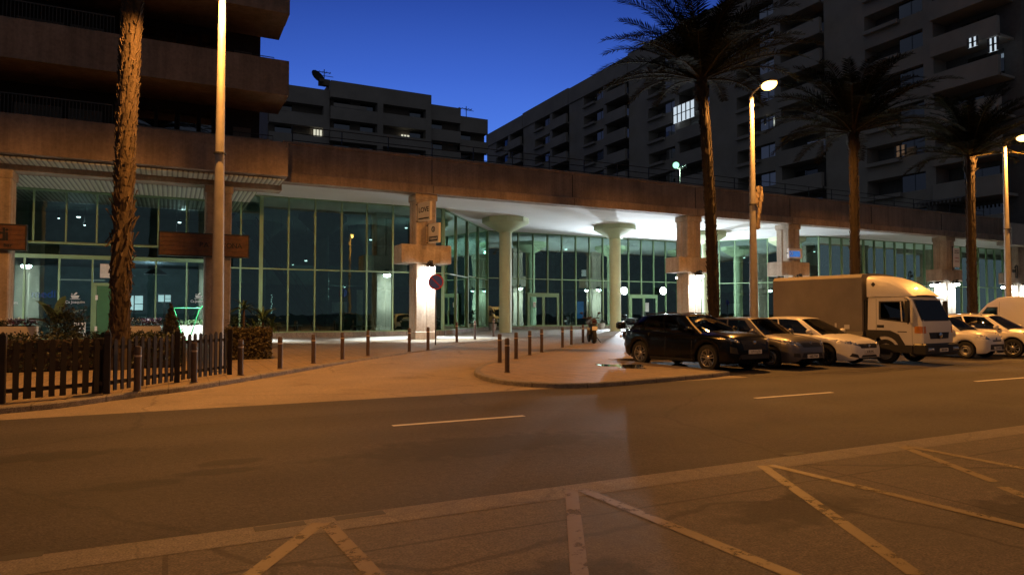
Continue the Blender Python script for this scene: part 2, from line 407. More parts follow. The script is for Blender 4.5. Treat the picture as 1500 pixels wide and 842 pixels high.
mat('dark_metal', (.03, .03, .03), .5, var=.2)
mat('black_iron', (.018, .017, .016), .55, var=.2)
mat('galv', (.33, .31, .28), .55, .25, var=.2, scale=3, bump=.08)
mat('rail_metal', (.10, .09, .08), .5, .4, var=.2)
mat('wood_sign', (.15, .065, .028), .55, var=.4, scale=4, bump=.2, bscale=25)
mat('fence_wood', (.018, .012, .008), .8, var=.4, scale=5, bump=.3)
mat('bollard_brown', (.065, .042, .03), .5, var=.25, scale=8)
mat('bollard_ring', (.45, .36, .26), .45, .3, var=.1)
mat('letter_black', (.012, .012, .012), .6, var=0)
mat('letter_white', (.5, .5, .48), .5, var=0)
mat('sign_cream', (.62, .55, .43), .5, var=.08)
mat('sign_white', (.72, .70, .68), .5, var=.06)
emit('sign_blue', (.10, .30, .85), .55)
mat('road_blue', (.03, .07, .45), .4, var=.05)
mat('road_red', (.32, .02, .025), .4, var=.05)
mat('sign_back', (.3, .3, .3), .5, .5)
mat('planter_white', (.55, .50, .44), .7, var=.15)
mat('soil', (.04, .028, .02), .95)
mat('leaf_dark', (.02, .03, .013), .55, var=.45, scale=9)
mat('leaf_brown', (.075, .06, .022), .6, var=.5, scale=7)
mat('leaf_mid', (.06, .11, .04), .45, var=.35, scale=9)
mat('leaf_pale', (.10, .17, .08), .4, var=.3, scale=6)
mat('petal_purple', (.10, .02, .09), .6, var=.4, scale=20)
mat('petal_white', (.7, .7, .62), .6, var=.1)
mat('palm_leaf', (.018, .021, .009), .8, var=.35, scale=2, spec=.05)
mat('palm_rachis', (.05, .042, .02), .8, var=.3, spec=.05)
mat('palm_bark_silhouette', (.028, .019, .013), .9, var=.5, scale=6, bump=.5, bscale=25)  # bark copy darkened for the palms in near silhouette
mat('palm_bark', (.055, .037, .024), .9, var=.5, scale=6, bump=.5, bscale=25)
mat('interior_wall', (.13, .175, .155), .85, var=.2, scale=.5)
mat('interior_floor', (.20, .20, .19), .3, var=.2, scale=.6)
mat('interior_dark', (.05, .055, .055), .7, var=.3)
mat('interior_col', (.15, .19, .165), .7, var=.1)
mat('door_green', (.03, .13, .06), .4, var=.1)
mat('green_tube', (.05, .40, .14), .35, var=.1)
mat('poster', (.6, .6, .58), .6, var=.2, scale=8)
mat('banner_cloth', (.22, .17, .13), .8, var=.5, scale=5)
mat('awning_cloth', (.2, .19, .18), .9, var=.2)
glass('wall_glass', (.17, .30, .24), .20, 0, (.70, 1, .88), .95, .12)
glass('cafe_glass', (.38, .52, .46), .14, 0, (.72, 1, .9), .95, .12)
glass('flat_glass', (.04, .05, .06), .20, .02, (.8, .9, 1))
glass('car_glass', (.16, .17, .18), .06, 0, (1, 1, 1), .45)
mat('headlamp', (.50, .50, .50), .16, .9, var=.6, scale=22, bump=.7, bscale=26, coat=1)
glass('clear_lens', (.75, .75, .75), .12, 0, (1, 1, 1))
emit('sodium', (1, .50, .12), 9)
emit('flood_white', (.82, .93, 1), 420)
emit('bell_white', (.86, .97, 1), 110)
emit('terrace_green', (.30, .85, .52), 2.2)
emit('lit_window', (.95, .92, .72), .75)
emit('lit_cool', (.75, .88, 1), .8)
emit('lit_warm', (1, .62, .38), .10)
emit('screen', (.70, .88, 1), 1.5)
emit('ceiling_lamp', (.80, .93, 1), 9)
emit('fairy', (.8, .95, 1), 1.8)
emit('neon_blue', (.08, .2, .9), .22)
emit('tube_lamp', (.75, .8, .72), .28)

# ------------------------------------------------------------------ ground, road and pavements
g = MB(); g.grid([[Vector((x, y, -.05)) for x in (-600, -60, 0, 80, 600)] for y in (-600, -30, 0, 70, 700)])
struct(g.build('ground', 'earth'))
road = struct(poly_surface('road', [(-120, 5.5), (150, 5.5), (150, 12.6), (-120, 12.6)], lambda y: 0.0, 'asphalt'))
park = struct(poly_surface('parking_area', [(-60, -30), (80, -30), (80, 5.12), (-60, 5.12)], lambda y: 0.0, 'old_concrete'))
struct(poly_surface('gutter', [(-60, 5.124), (80, 5.124), (80, 5.496), (-60, 5.496)], lambda y: .0015, 'gutter_concrete'))
DRV_CUTS = (18.5, 22, 33.4, 40)
struct(poly_surface('driveway', [(-60, 12.604), (80, 12.604), (80, 33.4), (-60, 33.4)], dz, 'drive_concrete', DRV_CUTS))
struct(poly_surface('plaza', [(-60, 33.404), (80, 33.404), (80, 75), (-60, 75)], pz, 'plaza_paving', (40,)))
struct(poly_surface('parking_bay', [(12.9, 12.62), (79, 12.62), (79, 18.4), (12.9, 18.4)], lambda y: .005, 'asphalt'))
# lane dashes: parts of the road
for k in range(-3, 9):
    m = MB(); x = 2.85+7*k; m.box(x, x+2.1, 9.42, 9.52, .001, .004); m.build('lane_dash', 'lane_paint', road)
# worn yellow bay lines of the car park
def ground_line(a, b, w, mname, nm, par, z=.004, ext=0):
    a = G(*a); b = G(*b); d = (b-a); d.z = 0; d.normalize(); b = b+d*ext; n = Vector((-d.y, d.x, 0))*w/2
    m = MB(); m.add([a-n+Vector((0, 0, z)), b-n+Vector((0, 0, z)), b+n+Vector((0, 0, z)), a+n+Vector((0, 0, z))], [(0, 1, 2, 3)])
    m.build(nm, mname, par)
for i, (a, b, e) in enumerate([((468, 766), (368, 842), .8), ((478, 766), (548, 842), .8), ((837, 718), (849, 842), .8), ((852, 717), (1160, 842), 1.0),
                ((1116, 682), (1300, 812), .35), ((1128, 681), (1500, 771), 2.5), ((1322, 654), (1448, 702), .1), ((1326, 653), (1500, 686), 2.5), ((1468, 713), (1500, 726), 1.5)]):
    ground_line(a, b, .115, 'bay_paint', 'bay_line', park, .003+.001*(i % 2), e)
for a, b in [((372, 775), (446, 764)), ((490, 759), (562, 749)), ((0, 818), (64, 810)), ((1148, 666), (1180, 663))]:
    p = G(*a); q = G(*b); m = MB(); m.box(p.x, q.x, p.y-.06, p.y+.05, .0005, .0026); m.build('tar_patch', 'tar', park)

KL = [Vector((-60, 12.9)), Vector((-7, 12.95))]+smooth_path([tuple(G(x, y, .1)[:2]) for x, y in [(0, 597), (95, 588), (197, 574.5), (278, 565), (352, 553.5), (430, 541), (520, 527.5)]]
                 + [tuple(GP(x, y)[:2]) for x, y in [(600, 516), (640, 510.5), (690, 501.5), (722, 496.5)]], 6)
KL = [p for p in KL if p.y < 33.3]; KL.append(Vector((KL[-1].x+.6, 33.38)))
KL = [Vector((p.x, p.y)) for p in KL]
kerb_strip(KL, pz, dz, .16, 'kerb_stone', 'kerb', 1)
pv = [(p.x-.09, p.y+.09) for p in KL]
struct(poly_surface('pavement', pv+[(-60, 33.38)], pz, 'paving', (22,)))
isl = smooth_path([tuple(G(x, y, .1)[:2]) for x, y in [(1045, 547), (904, 558.5), (830, 561.5), (770, 559.5), (722, 554), (695, 544.5), (704, 535), (730, 527.5)]]
                  + [tuple(GP(x, y)[:2]) for x, y in [(776, 518.5), (826, 508), (858, 502)]]+[(23.5, 33.3)], 6)
isl = [Vector((12.86, 18.4)), Vector((12.86, isl[0].y+.3))]+[p for p in isl if p.x < 12.8 or p.y > 25]
kerb_strip(isl, pz, dz, .16, 'kerb_stone', 'kerb', -1)
cx = sum(p.x for p in isl)/len(isl)
iv = []
for i, p in enumerate(isl):
    a = isl[max(i-1, 0)]; b = isl[min(i+1, len(isl)-1)]; t = (b-a).normalized(); iv.append((p.x+t.y*.1, p.y-t.x*.1))
struct(poly_surface('traffic_island', iv+[(79, 33.38), (79, 18.4)], pz, 'paving', (18.4, 22,)))
kerb_strip([Vector((79, 18.4)), Vector((12.86, 18.4))], pz, lambda y: 0, .16, 'kerb_stone', 'kerb', -1)
m = MB(); c = GP(914, 536); pts = []
for k in range(28):
    a = 2*PI*k/28; r = 1+.28*math.sin(3*a+1)+.15*math.sin(7*a); pts.append((c.x+.55*r*math.cos(a), c.y+.8*r*math.sin(a)))
m.add([(x, y, pz(y)+.004) for x, y in pts], [tuple(range(28))])
glass('water', (.45, .43, .4), .2); struct(m.build('puddle', 'water'))

# ------------------------------------------------------------------ dusk sky
w = bpy.data.worlds.new('World'); S.world = w; w.use_nodes = True
nt = w.node_tree; bg = nt.nodes['Background']
sky = nt.nodes.new('ShaderNodeTexSky'); sky.sky_type = 'NISHITA'; sky.sun_disc = False
sky.sun_elevation = R(-4.0); sky.sun_rotation = R(15); sky.air_density = 1.0; sky.dust_density = .4; sky.ozone_density = 6
tcw = nt.nodes.new('ShaderNodeTexCoord'); sp_ = nt.nodes.new('ShaderNodeSeparateXYZ'); nt.links.new(tcw.outputs['Generated'], sp_.inputs[0])
rmp = nt.nodes.new('ShaderNodeValToRGB'); nt.links.new(sp_.outputs['Z'], rmp.inputs[0])     # dusk: bright low in the west, deep blue overhead
while len(rmp.color_ramp.elements) < 6: rmp.color_ramp.elements.new(.5)
for e, (pos, c) in zip(rmp.color_ramp.elements, [(0.0, (.16, .34, .95)), (.22, (.085, .225, .84)), (.33, (.046, .130, .60)), (.46, (.016, .052, .33)), (.62, (.004, .012, .07)), (1.0, (.001, .003, .015))]):
    e.position = pos; e.color = (*c, 1)
dotv = nt.nodes.new('ShaderNodeVectorMath'); dotv.operation = 'DOT_PRODUCT'; nt.links.new(tcw.outputs['Generated'], dotv.inputs[0]); dotv.inputs[1].default_value = (math.sin(R(22)), math.cos(R(22)), 0)
mrw = nt.nodes.new('ShaderNodeMapRange'); mrw.inputs['From Min'].default_value = .6; mrw.inputs['From Max'].default_value = .95; mrw.inputs['To Min'].default_value = .02; mrw.inputs['To Max'].default_value = 1
nt.links.new(dotv.outputs['Value'], mrw.inputs[0])
mxw = nt.nodes.new('ShaderNodeMix'); mxw.data_type = 'RGBA'; mxw.blend_type = 'MULTIPLY'; mxw.inputs[0].default_value = 1
nt.links.new(rmp.outputs[0], mxw.inputs[6]); nt.links.new(mrw.outputs[0], mxw.inputs[7])
skm = nt.nodes.new('ShaderNodeMix'); skm.data_type = 'RGBA'; skm.blend_type = 'ADD'; skm.inputs[0].default_value = .10
nt.links.new(mxw.outputs[2], skm.inputs[6]); nt.links.new(sky.outputs[0], skm.inputs[7])
mre = nt.nodes.new('ShaderNodeMapRange'); mre.inputs['From Min'].default_value = .75; mre.inputs['From Max'].default_value = -.1; mre.inputs['To Min'].default_value = 0; mre.inputs['To Max'].default_value = 1
nt.links.new(dotv.outputs['Value'], mre.inputs[0])
glo = nt.nodes.new('ShaderNodeMix'); glo.data_type = 'RGBA'; glo.blend_type = 'ADD'; nt.links.new(mre.outputs[0], glo.inputs[0])   # dim city glow away from the sunset
nt.links.new(skm.outputs[2], glo.inputs[6]); glo.inputs[7].default_value = (.054, .057, .062, 1)
nt.links.new(glo.outputs[2], bg.inputs[0]); bg.inputs[1].default_value = 1.0
S.view_settings.view_transform = 'Standard'; S.view_settings.look = 'None'; S.view_settings.exposure = 0
S.view_settings.gamma = 1; S.view_settings.use_curve_mapping = False
try:
    S.cycles.use_denoising = True; S.cycles.denoiser = 'OPENIMAGEDENOISE'; S.cycles.denoising_input_passes = 'RGB_ALBEDO_NORMAL'
except Exception: pass
S.cycles.use_light_tree = True; S.cycles.sample_clamp_indirect = 4; S.cycles.caustics_reflective = False; S.cycles.caustics_refractive = False
S.cycles.max_bounces = 7; S.cycles.diffuse_bounces = 3; S.cycles.glossy_bounces = 3; S.cycles.transparent_max_bounces = 10

SOD = (1, .40, .075)
# ------------------------------------------------------------------ street lamps
def street_lamp(x, y, label, H=9.75, P=5000, rz=0):
    t = thing('street_lamp', label, 'street lamp', (x, y, pz(y) if y > 6 else 0), rz, 'sodium street lamps along the far kerb')
    m = MB(); m.tube([(0, 0, 0), (0, 0, 1.6), (0, 0, H*.5), (0, 0, H)], [.16, .155, .12, .085], 16)
    m.build('pole', 'galv', t, 40)
    m = MB(); m.lathe([(.2, 0), (.2, .05), (.165, .09), (.165, .13)], 16); m.build('base_collar', 'galv', t, 40)
    m = MB(); m.tube([(0, .02, H-.12), (0, -.05, H+.1), (0, -.35, H+.24), (0, -.55, H+.27)], [.05, .045, .04, .04], 10); m.build('arm', 'galv', t, 40)
    m = MB(); m.sphere((0, -.85, H+.30), 1, 16, 10, (.17, .42, .11)); m.build('lamp_head', 'galv', t, 60)
    m = MB(); m.sphere((0, -.88, H+.20), 1, 14, 8, (.19, .34, .20)); m.build('lens', 'sodium', t, 60)
    for z in (1.1, 5.6): 
        m = MB(); m.lathe([(.155, z-.02), (.155, z+.02)], 16, cap=True); m.build('band', 'dark_metal', t, 30)
    l = lamp('SPOT', 'sodium_light', (0, -.88, H-.05), P, SOD, .09, t, (R(2), 0, 0), 173, .2)
    return t
LAMPS = []
b1 = G(312, 538, .1); LAMPS.append(street_lamp(b1.x, 19.0, 'tall pale street lamp rising behind the picket fence in front of the wooden sign'))
LAMPS.append(street_lamp(19.75, 19.0, 'lit street lamp with a tattered banner on its pole behind the grey car'))
LAMPS.append(street_lamp(36.7, 19.0, 'lit street lamp at the far right, standing behind the white van'))
street_lamp(17.5, .6, 'street lamp on the near car park side, to the right of the picture', 9.75, 1300, PI)
street_lamp(-4.5, -2.0, 'street lamp on the near car park side, to the left of the picture', 9.75, 1000, PI)
# tattered banner tied to the middle pole
m = MB(); 
rows = []
for i in range(9):
    z = 6.35-1.55*i/8; wd = .36*(1-.55*(i/8)**1.5)
    rows.append([Vector((19.83+wd*k/5, 18.9+.05*math.sin(k*1.7+i), z+.10*k/5*(1 if i < 5 else -.5)+.04*math.sin(i*2+k))) for k in range(6)])
m.grid(rows); tag(m.build('banner', 'banner_cloth', None, None, False, .006), 'tattered brown banner tied to the pole of a lit street lamp', 'banner')
def rebase(t, loc):
    loc = Vector(loc); t.location = loc
    for ch in t.children: ch.location = ch.location-loc
# ------------------------------------------------------------------ arcade building with the glazed lobby
arc = thing('arcade_building', 'long low arcade with tan fascia, white soffit, square pillars and green framed glass walls', 'building')
YC = 33.8
F0, F1 = 4.62, 63.5
m = MB(); m.prism([(33.0, 7.7), (33.0, 8.12), (33.05, 8.17), (33.22, 8.17), (33.22, 9.5), (33.18, 9.55), (33.18, 9.66), (33.75, 9.66), (33.75, 7.7)], F0, F1, 'x')
m.build('fascia', 'render_tan', arc)
m = MB(); m.box(3.62, 90, 33.752, 62, 7.72, 7.84); m.build('soffit', 'white_soffit', arc)
m = MB(); m.box(-60, 3.60, 34.26, 42, 7.30, 7.5); m.box(-60, 4.5, 31.95, 33.33, 7.56, 7.62); m.build('soffit', 'ribbed_soffit', arc)
m = MB(); m.box(-60, 4.6, 33.35, 34.25, 7.32, 7.64); m.build('beam', 'concrete_col', arc)
m = MB(); m.box(3.4, 66.9, 33.76, 62, 9.2, 9.32); m.build('terrace_deck', 'drive_concrete', arc)
m = MB()
for x in (12.0, 20.5, 29.6, 38, 46.5, 55): m.box(x-.012, x+.012, 33.19, 33.219, 8.18, 9.49); m.box(x-.012, x+.012, 32.99, 32.998, 7.72, 8.10)
m.build('expansion_joint', 'tar', arc)
CP = [-8, 318, 619, 1009, 1155, 1383, 1487]
CXS = [PV(p, 400, YC).x for p in CP]
CXS[0] = CXS[1]-8.2
for i, cx_ in enumerate(CXS):
    m = MB(); z0 = pz(33.8)-.02
    for sx in (-1, 1):
        for sy in (-1, 1):
            xa, xb = sorted((sx*.025, sx*.55)); ya, yb = sorted((sy*.025, sy*.55))
            m.bbox(cx_+xa, cx_+xb, YC+ya, YC+yb, z0, (7.40 if i > 1 else 7.0), .05)
    m.box(cx_-.5, cx_+.5, YC-.5, YC+.5, z0, (7.42 if i > 1 else 7.02))
    top = 7.72 if i > 1 else 7.32
    m.bbox(cx_-.6, cx_+.6, YC-.6, YC+.6, top-.36, top, .03)
    m.bbox(cx_-.58, cx_+.58, YC-.58, YC+.58, z0, z0+.42, .03)
    m.build('column', 'concrete_col', arc)
    if i > 1:
        m = MB(); m.bbox(cx_-1.35, cx_+1.35, YC-.66, YC+.66, 4.12, 5.08, .035)
        for sx in (-1, 1): m.bbox(cx_+sx*.98-.24, cx_+sx*.98+.24, YC-.675, YC+.675, 4.2, 4.78, .012)
        m.build('crossbeam', 'concrete_col', arc)
# mushroom columns
for x in (19.4, 28.0, 36.5, 45.0):
    m = MB(); y = 39.7; z0 = pz(y)-.02
    m.lathe([(.40, z0), (.40, 2.6), (.385, 2.61), (.385, 2.63), (.40, 2.64), (.40, 6.1), (.385, 6.11), (.385, 6.13), (.40, 6.14), (.40, 6.82)], 24, Matrix.Translation((x, y, 0)))
    m.lathe([(.44, 6.80), (1.52, 7.40), (1.52, 7.715)], 8, Matrix.Translation((x, y, 0)) @ Matrix.Rotation(PI/8, 4, 'Z'))
    m.build('mushroom_column', 'pale_green', arc, 35)
# glazing
def glazing(p0, p1, zt, trans, pitch=None, xs=None, gm='wall_glass', door_at=(), thick=None, z_b=None):
    p0 = Vector(p0); p1 = Vector(p1); Ld = (p1-p0).length; t = (p1-p0)/Ld; ang = math.atan2(t.y, t.x)
    zb = z_b if z_b is not None else pz(max(p0.y, 40))+.02
    M = Matrix.Translation((p0.x, p0.y, 0)) @ Matrix.Rotation(ang, 4, 'Z')
    mg = MB(); mg.add([M @ Vector(v) for v in [(0, .02, zb+.2), (Ld, .02, zb+.2), (Ld, .02, zt), (0, .02, zt)]], [(0, 1, 2, 3)])
    gl = mg.build('glass_wall', gm, arc)
    if xs is None:
        n = max(1, round(Ld/pitch)); xs = [Ld*k/n for k in range(n+1)]
    mf = MB()
    for k, s in enumerate(xs):
        wd = .09 if (thick and k in thick) else .038
        mf.box(s-wd, s+wd, -.07, .07, zb+.2, zt, M)
    rails = [zb+.2]+list(trans)+[zt-.05]
    for z in rails:
        for a, b in zip(xs, xs[1:]): mf.box(a+.034, b-.034, -.055, .055, z, z+.065, M)
    mf.build('mullion_frame', 'frame_green', gl)
    mp = MB(); mp.box(0, Ld, -.16, .16, zb-.3, zb+.2, M); mp.build('plinth', 'kerb_stone', gl)
    return M, zb
gx = [PV(p, 400, 37.5).x for p in (340, 352, 382, 422, 461, 500, 537, 575, 614)]
glazing((gx[0]-.9, 37.5), (14.25, 37.5), 7.7, (3.86,), xs=[0]+[g_-gx[0]+.9 for g_ in gx[1:]]+[14.25-gx[0]+.9], thick=(2, 9))
RC = (14.25, 37.5); RD = (17.0, 41.2); RE = (21.0, 46.0)
glazing(RC, (17.6, 41.75), 7.7, (3.9,), pitch=2.7, thick=(0, 2))
glazing((17.6, 41.75), RE, 7.7, (4.0,), pitch=2.7, thick=(0, 2))
MI, zbi = glazing(RE, (40.2, 46.0), 7.7, (4.15,), pitch=1.31)
glazing((40.2, 46.0), (46.2, 37.6), 7.7, (4.05,), pitch=1.35)
glazing((46.2, 37.6), (88, 37.6), 7.7, (3.95,), pitch=1.35)
lx = [PV(p, 330, 37.5).x for p in (-60, 49, 97, 142, 188, 232, 273)]
lx2 = [PV(p, 430, 37.5).x for p in (-60, 35, 86, 135, 170, 228, 273)]
gl0 = lx[0]-20
M0, _ = glazing((gl0, 37.5), (gx[0]-.95, 37.5), 4.15, (), xs=[0, 6, 12]+[v-gl0 for v in lx2]+[gx[0]-.95-gl0], gm='cafe_glass', z_b=.15)
mg = MB(); mg.add([(gl0, 37.52, 4.22), (gx[0]-.95, 37.52, 4.22), (gx[0]-.95, 37.52, 7.32), (gl0, 37.52, 7.32)], [(0, 1, 2, 3)]); gu = mg.build('glass_wall', 'cafe_glass', arc)
mf = MB()
for v in lx: mf.box(v-.035, v+.035, 37.44, 37.56, 4.82, 7.3)
for z, h in ((4.16, .12), (4.78, .09), (7.19, .10)): mf.box(gl0, gx[0]-.95, 37.40, 37.58, z, z+h)
mf.box(gl0, gx[0]-.95, 37.32, 37.40, 4.76, 4.83)
mf.build('mullion_frame', 'frame_green', gu)
# doors
def double_door(x0, x1, z0, h, y, name='door'):
    m = MB(); f = .09
    m.box(x0, x0+f, y-.12, y-.03, z0, z0+h); m.box(x1-f, x1, y-.12, y-.03, z0, z0+h); m.box(x0+f, x1-f, y-.12, y-.03, z0+h-.14, z0+h)
    xm = (x0+x1)/2
    for a, b in ((x0+f, xm-.01), (xm+.01, x1-f)):
        m.box(a, a+.1, y-.11, y-.04, z0, z0+h-.142); m.box(b-.1, b, y-.11, y-.04, z0, z0+h-.142)
        m.box(a+.1, b-.1, y-.11, y-.04, z0, z0+.3); m.box(a+.1, b-.1, y-.11, y-.04, z0+h-.3, z0+h-.142)
    o = m.build(name, 'frame_green', arc)
    for s in (-1, 1):
        h_ = MB(); h_.tube([(xm+s*.09, y-.11, z0+.9), (xm+s*.09, y-.17, z0+.95), (xm+s*.09, y-.17, z0+1.35), (xm+s*.09, y-.11, z0+1.4)], .015, 8); h_.build('handle', 'rail_metal', o)
    for a, b in ((x0+f+.1, xm-.11), (xm+.11, x1-f-.1)):
        pm = MB(); pm.add([(a, y-.075, z0+.3), (b, y-.075, z0+.3), (b, y-.075, z0+h-.3), (a, y-.075, z0+h-.3)], [(0, 1, 2, 3)]); pm.build('pane', 'wall_glass', o)
    return o
dA = PV(772, 440, 46).x; dB = PV(818, 440, 46).x
d1 = double_door(dA, dB, .36, 2.75, 46)
dC = PV(922, 440, 46).x; dD = PV(962, 440, 46).x
d2 = double_door(dC, dD, .36, 2.75, 46)
for (px, py, d_, w_, h_) in ((783, 446, d1, .22, .4), (948, 450, d2, .35, .75)):
    p = PV(px, py, 45.86); m = MB(); m.box(p.x-w_/2, p.x+w_/2, 45.855, 45.87, p.z-h_/2, p.z+h_/2); m.build('notice', 'poster', d_)
# cafe door
m = MB(); xa, xb = PV(136, 440, 37.3).x, PV(172, 440, 37.3).x
m.box(xa, xa+.14, 37.26, 37.4, .2, 3.0); m.box(xb-.14, xb, 37.26, 37.4, .2, 3.0); m.box(xa+.14, xb-.14, 37.26, 37.4, 2.86, 3.0)
dcf = m.build('door', 'frame_green', arc)
m = MB(); m.box(xa+.15, xb-.15, 37.30, 37.36, .22, 2.85); m.build('door_leaf', 'door_green', dcf)
m = MB()
for z in (.75, 2.2): m.box(xa+.1, xa+.2, 37.22, 37.26, z, z+.22)
m.box(xa+.75, xa+1.2, 37.285, 37.298, 2.02, 2.04); m.box(xa+.7, xa+1.3, 37.285, 37.298, 1.93, 1.945); m.build('hinge', 'sign_white', dcf)
# interior of the lobby and the cafe
m = MB(); m.box(2.25, 90, 61.6, 61.9, .3, 7.7); m.box(2.05, 2.25, 37.7, 61.6, .3, 7.7); m.build('interior_wall', 'interior_wall', arc)
m = MB(); m.box(-40, 2.04, 47, 47.2, .2, 7.4); m.box(-40, -39.8, 37.7, 47, .2, 7.4); m.build('interior_wall', 'interior_wall', arc)
m = MB(); m.box(-39.7, 2.04, 37.75, 46.9, 4.28, 4.7); m.build('interior_floor', 'interior_dark', arc)
m = MB(); m.box(-39.7, 2.04, 37.75, 46.9, 7.36, 7.41); m.build('ceiling', 'interior_wall', arc)
m = MB(); m.box(2.3, 65.8, 50.5, 61.5, 3.7, 4.1); m.box(2.3, 65.8, 50.4, 50.5, 3.6, 5.0); m.build('mezzanine', 'interior_wall', arc)
for x, y in ((8.5, 43.5), (12.6, 48), (21, 50), (28.5, 49.8), (36, 49.8), (50, 43), (58, 43.5), (5.4, 49)):
    m = MB(); m.lathe([(.38, .3), (.38, 6.5)], 16, Matrix.Translation((x, y, 0))); m.lathe([(.42, 6.45), (1.5, 7.4), (1.5, 7.71)], 8, Matrix.Translation((x, y, 0))); m.build('interior_column', 'interior_col', arc, 35)
for (pa, pb, y, zt, mt) in ((523, 546, 50.2, 3.3, 'white_soffit'), (486, 512, 50.2, 2.6, 'interior_wall'), (585, 600, 50.2, 3.2, 'interior_dark'), (640, 668, 56, 3.2, 'interior_wall'), (1180, 1215, 50.2, 3.2, 'interior_wall'), (1300, 1322, 50.2, 3.2, 'white_soffit')):
    xa, xb = PV(pa, 440, y).x, PV(pb, 440, y).x
    m = MB(); m.box(xa, xb, y, y+.15, .33, zt); m.box(xa, xb, y-.3, y-.003, .33, 1.3); m.build('partition', mt, arc)
# stair in the lobby
a = PV(372, 352, 43.0); b = PV(468, 486, 43.0); b.z = .35
m = MB()
for yy in (42.2, 43.8):
    m.add([(a.x, yy, a.z), (b.x, yy, b.z), (b.x, yy, b.z+.35), (a.x, yy, a.z+.35), (a.x, yy+.08, a.z), (b.x, yy+.08, b.z), (b.x, yy+.08, b.z+.35), (a.x, yy+.08, a.z+.35)],
          [(0, 1, 2, 3), (7, 6, 5, 4), (0, 4, 5, 1), (3, 2, 6, 7), (0, 3, 7, 4), (1, 5, 6, 2)])
n = 20
for k in range(n):
    t = (k+.5)/n; x = lerp(a.x, b.x, t); z = lerp(a.z, b.z, t)+.32; m.box(x-.16, x+.16, 42.29, 43.79, z-.03, z)
st = m.build('staircase', 'interior_dark', arc)
m = MB()
for yy in (42.2, 43.84):
    m.tube([(a.x, yy, a.z+1.3), (b.x, yy, b.z+1.3)], .03, 8)
    for k in range(11):
        t = k/10; x = lerp(a.x, b.x, t); z = lerp(a.z, b.z, t)+.3; m.tube([(x, yy, z), (x, yy, z+1.0)], .015, 6)
m.build('handrail', 'rail_metal', st)
# terrace railing
m = MB()
for z in (10.0, 10.35, 10.7): m.tube([(5.2, 34.3, z), (63, 34.3, z)], .022, 6)
k = 5.2
while k < 63.1:
    m.box(k-.025, k+.025, 34.28, 34.32, 9.3, 10.7); k += 2.4
m.build('railing', 'dark_metal', arc)
rebase(arc, (30, 38, 0))

# ------------------------------------------------------------------ tan apartment block on the left
lb = thing('apartment_block', 'tan apartment block on the left with deep overhanging balcony bands', 'apartment block')
XE = 4.6
bands = [(7.66, 9.18), (11.3, 12.86), (15.0, 16.6)]
for k, (z0, z1) in enumerate(bands):
    m = MB(); m.prism([(31.5, z0), (31.5, z1), (31.86, z1), (31.86, z0+.30), (34.95, z0+.30), (34.95, z0+.06), (33.0, z0+.06), (32.95, z0)], -70, XE, 'x')
    m.box(XE-.32, XE+.003, 31.87, 33.4, z0+.304, z1-.002)
    m.box(XE-.55, XE-.3, 33.404, 35.2, z0+.304, z1+.25)
    bo = m.build('balcony', 'render_tan', lb)
    m = MB(); m.box(PV(188, 170, 33.05).x, PV(400, 190, 33.05).x, 33.0, 33.16, z0+.31, z1+.42); m.build('upstand', 'render_tan', bo)
    m = MB(); xr = PV(165, 160, 32.2).x
    m.box(-40, xr, 32.18, 32.23, z1+.92, z1+.97); m.box(-40, xr, 32.18, 32.22, z1+.08, z1+.11)
    x = -24.0
    while x < xr: m.box(x-.012, x+.012, 32.19, 32.215, z0+.3, z1+.92); x += .125
    m.build('railing', 'rail_metal', bo)
    m = MB(); m.tube([(PV(300, 170, 33.1).x, 33.08, z1+.62), (PV(400, 180, 33.1).x, 33.08, z1+.62)], .02, 8)
    for i in range(7): 
        x = lerp(PV(300, 170, 33.1).x, PV(400, 180, 33.1).x, i/6); m.tube([(x, 33.08, z1+.42), (x, 33.08, z1+.62)], .012, 6)
    m.build('rail', 'rail_metal', bo)
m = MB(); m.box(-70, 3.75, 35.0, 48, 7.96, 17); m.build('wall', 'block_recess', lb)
for k, (z0, z1) in enumerate(bands[:2]):
    zt = bands[k+1][0]
    for (pa, pb) in ((200, 228), (230, 258), (262, 290), (293, 312)):
        xa, xb = PV(pa, 150, 34.9).x, PV(pb, 150, 34.9).x
        m = MB(); f = .05; za, zb = z0+.35, zt-.25
        m.box(xa, xa+f, 34.9, 34.99, za, zb); m.box(xb-f, xb, 34.9, 34.99, za, zb); m.box(xa+f, xb-f, 34.9, 34.99, zb-f, zb); m.box(xa+f, xb-f, 34.9, 34.99, za, za+f)
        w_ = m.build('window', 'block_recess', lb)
        m = MB(); m.add([(xa+f, 34.95, za+f), (xb-f, 34.95, za+f), (xb-f, 34.95, zb-f), (xa+f, 34.95, zb-f)], [(0, 1, 2, 3)]); m.build('pane', 'flat_glass', w_)
    for (pa, pb) in ((342, 368), (20, 90), (100, 150)):
        xa, xb = PV(pa, 150, 34.9).x, PV(pb, 150, 34.9).x
        m = MB(); m.box(xa, xb, 34.93, 34.99, z0+.31, zt-.8); m.box((xa+xb)/2-.02, (xa+xb)/2+.02, 34.9, 34.928, z0+.31, zt-.8); m.build('balcony_door', 'far_wall_dark', lb)
rebase(lb, (-15, 40, 0))

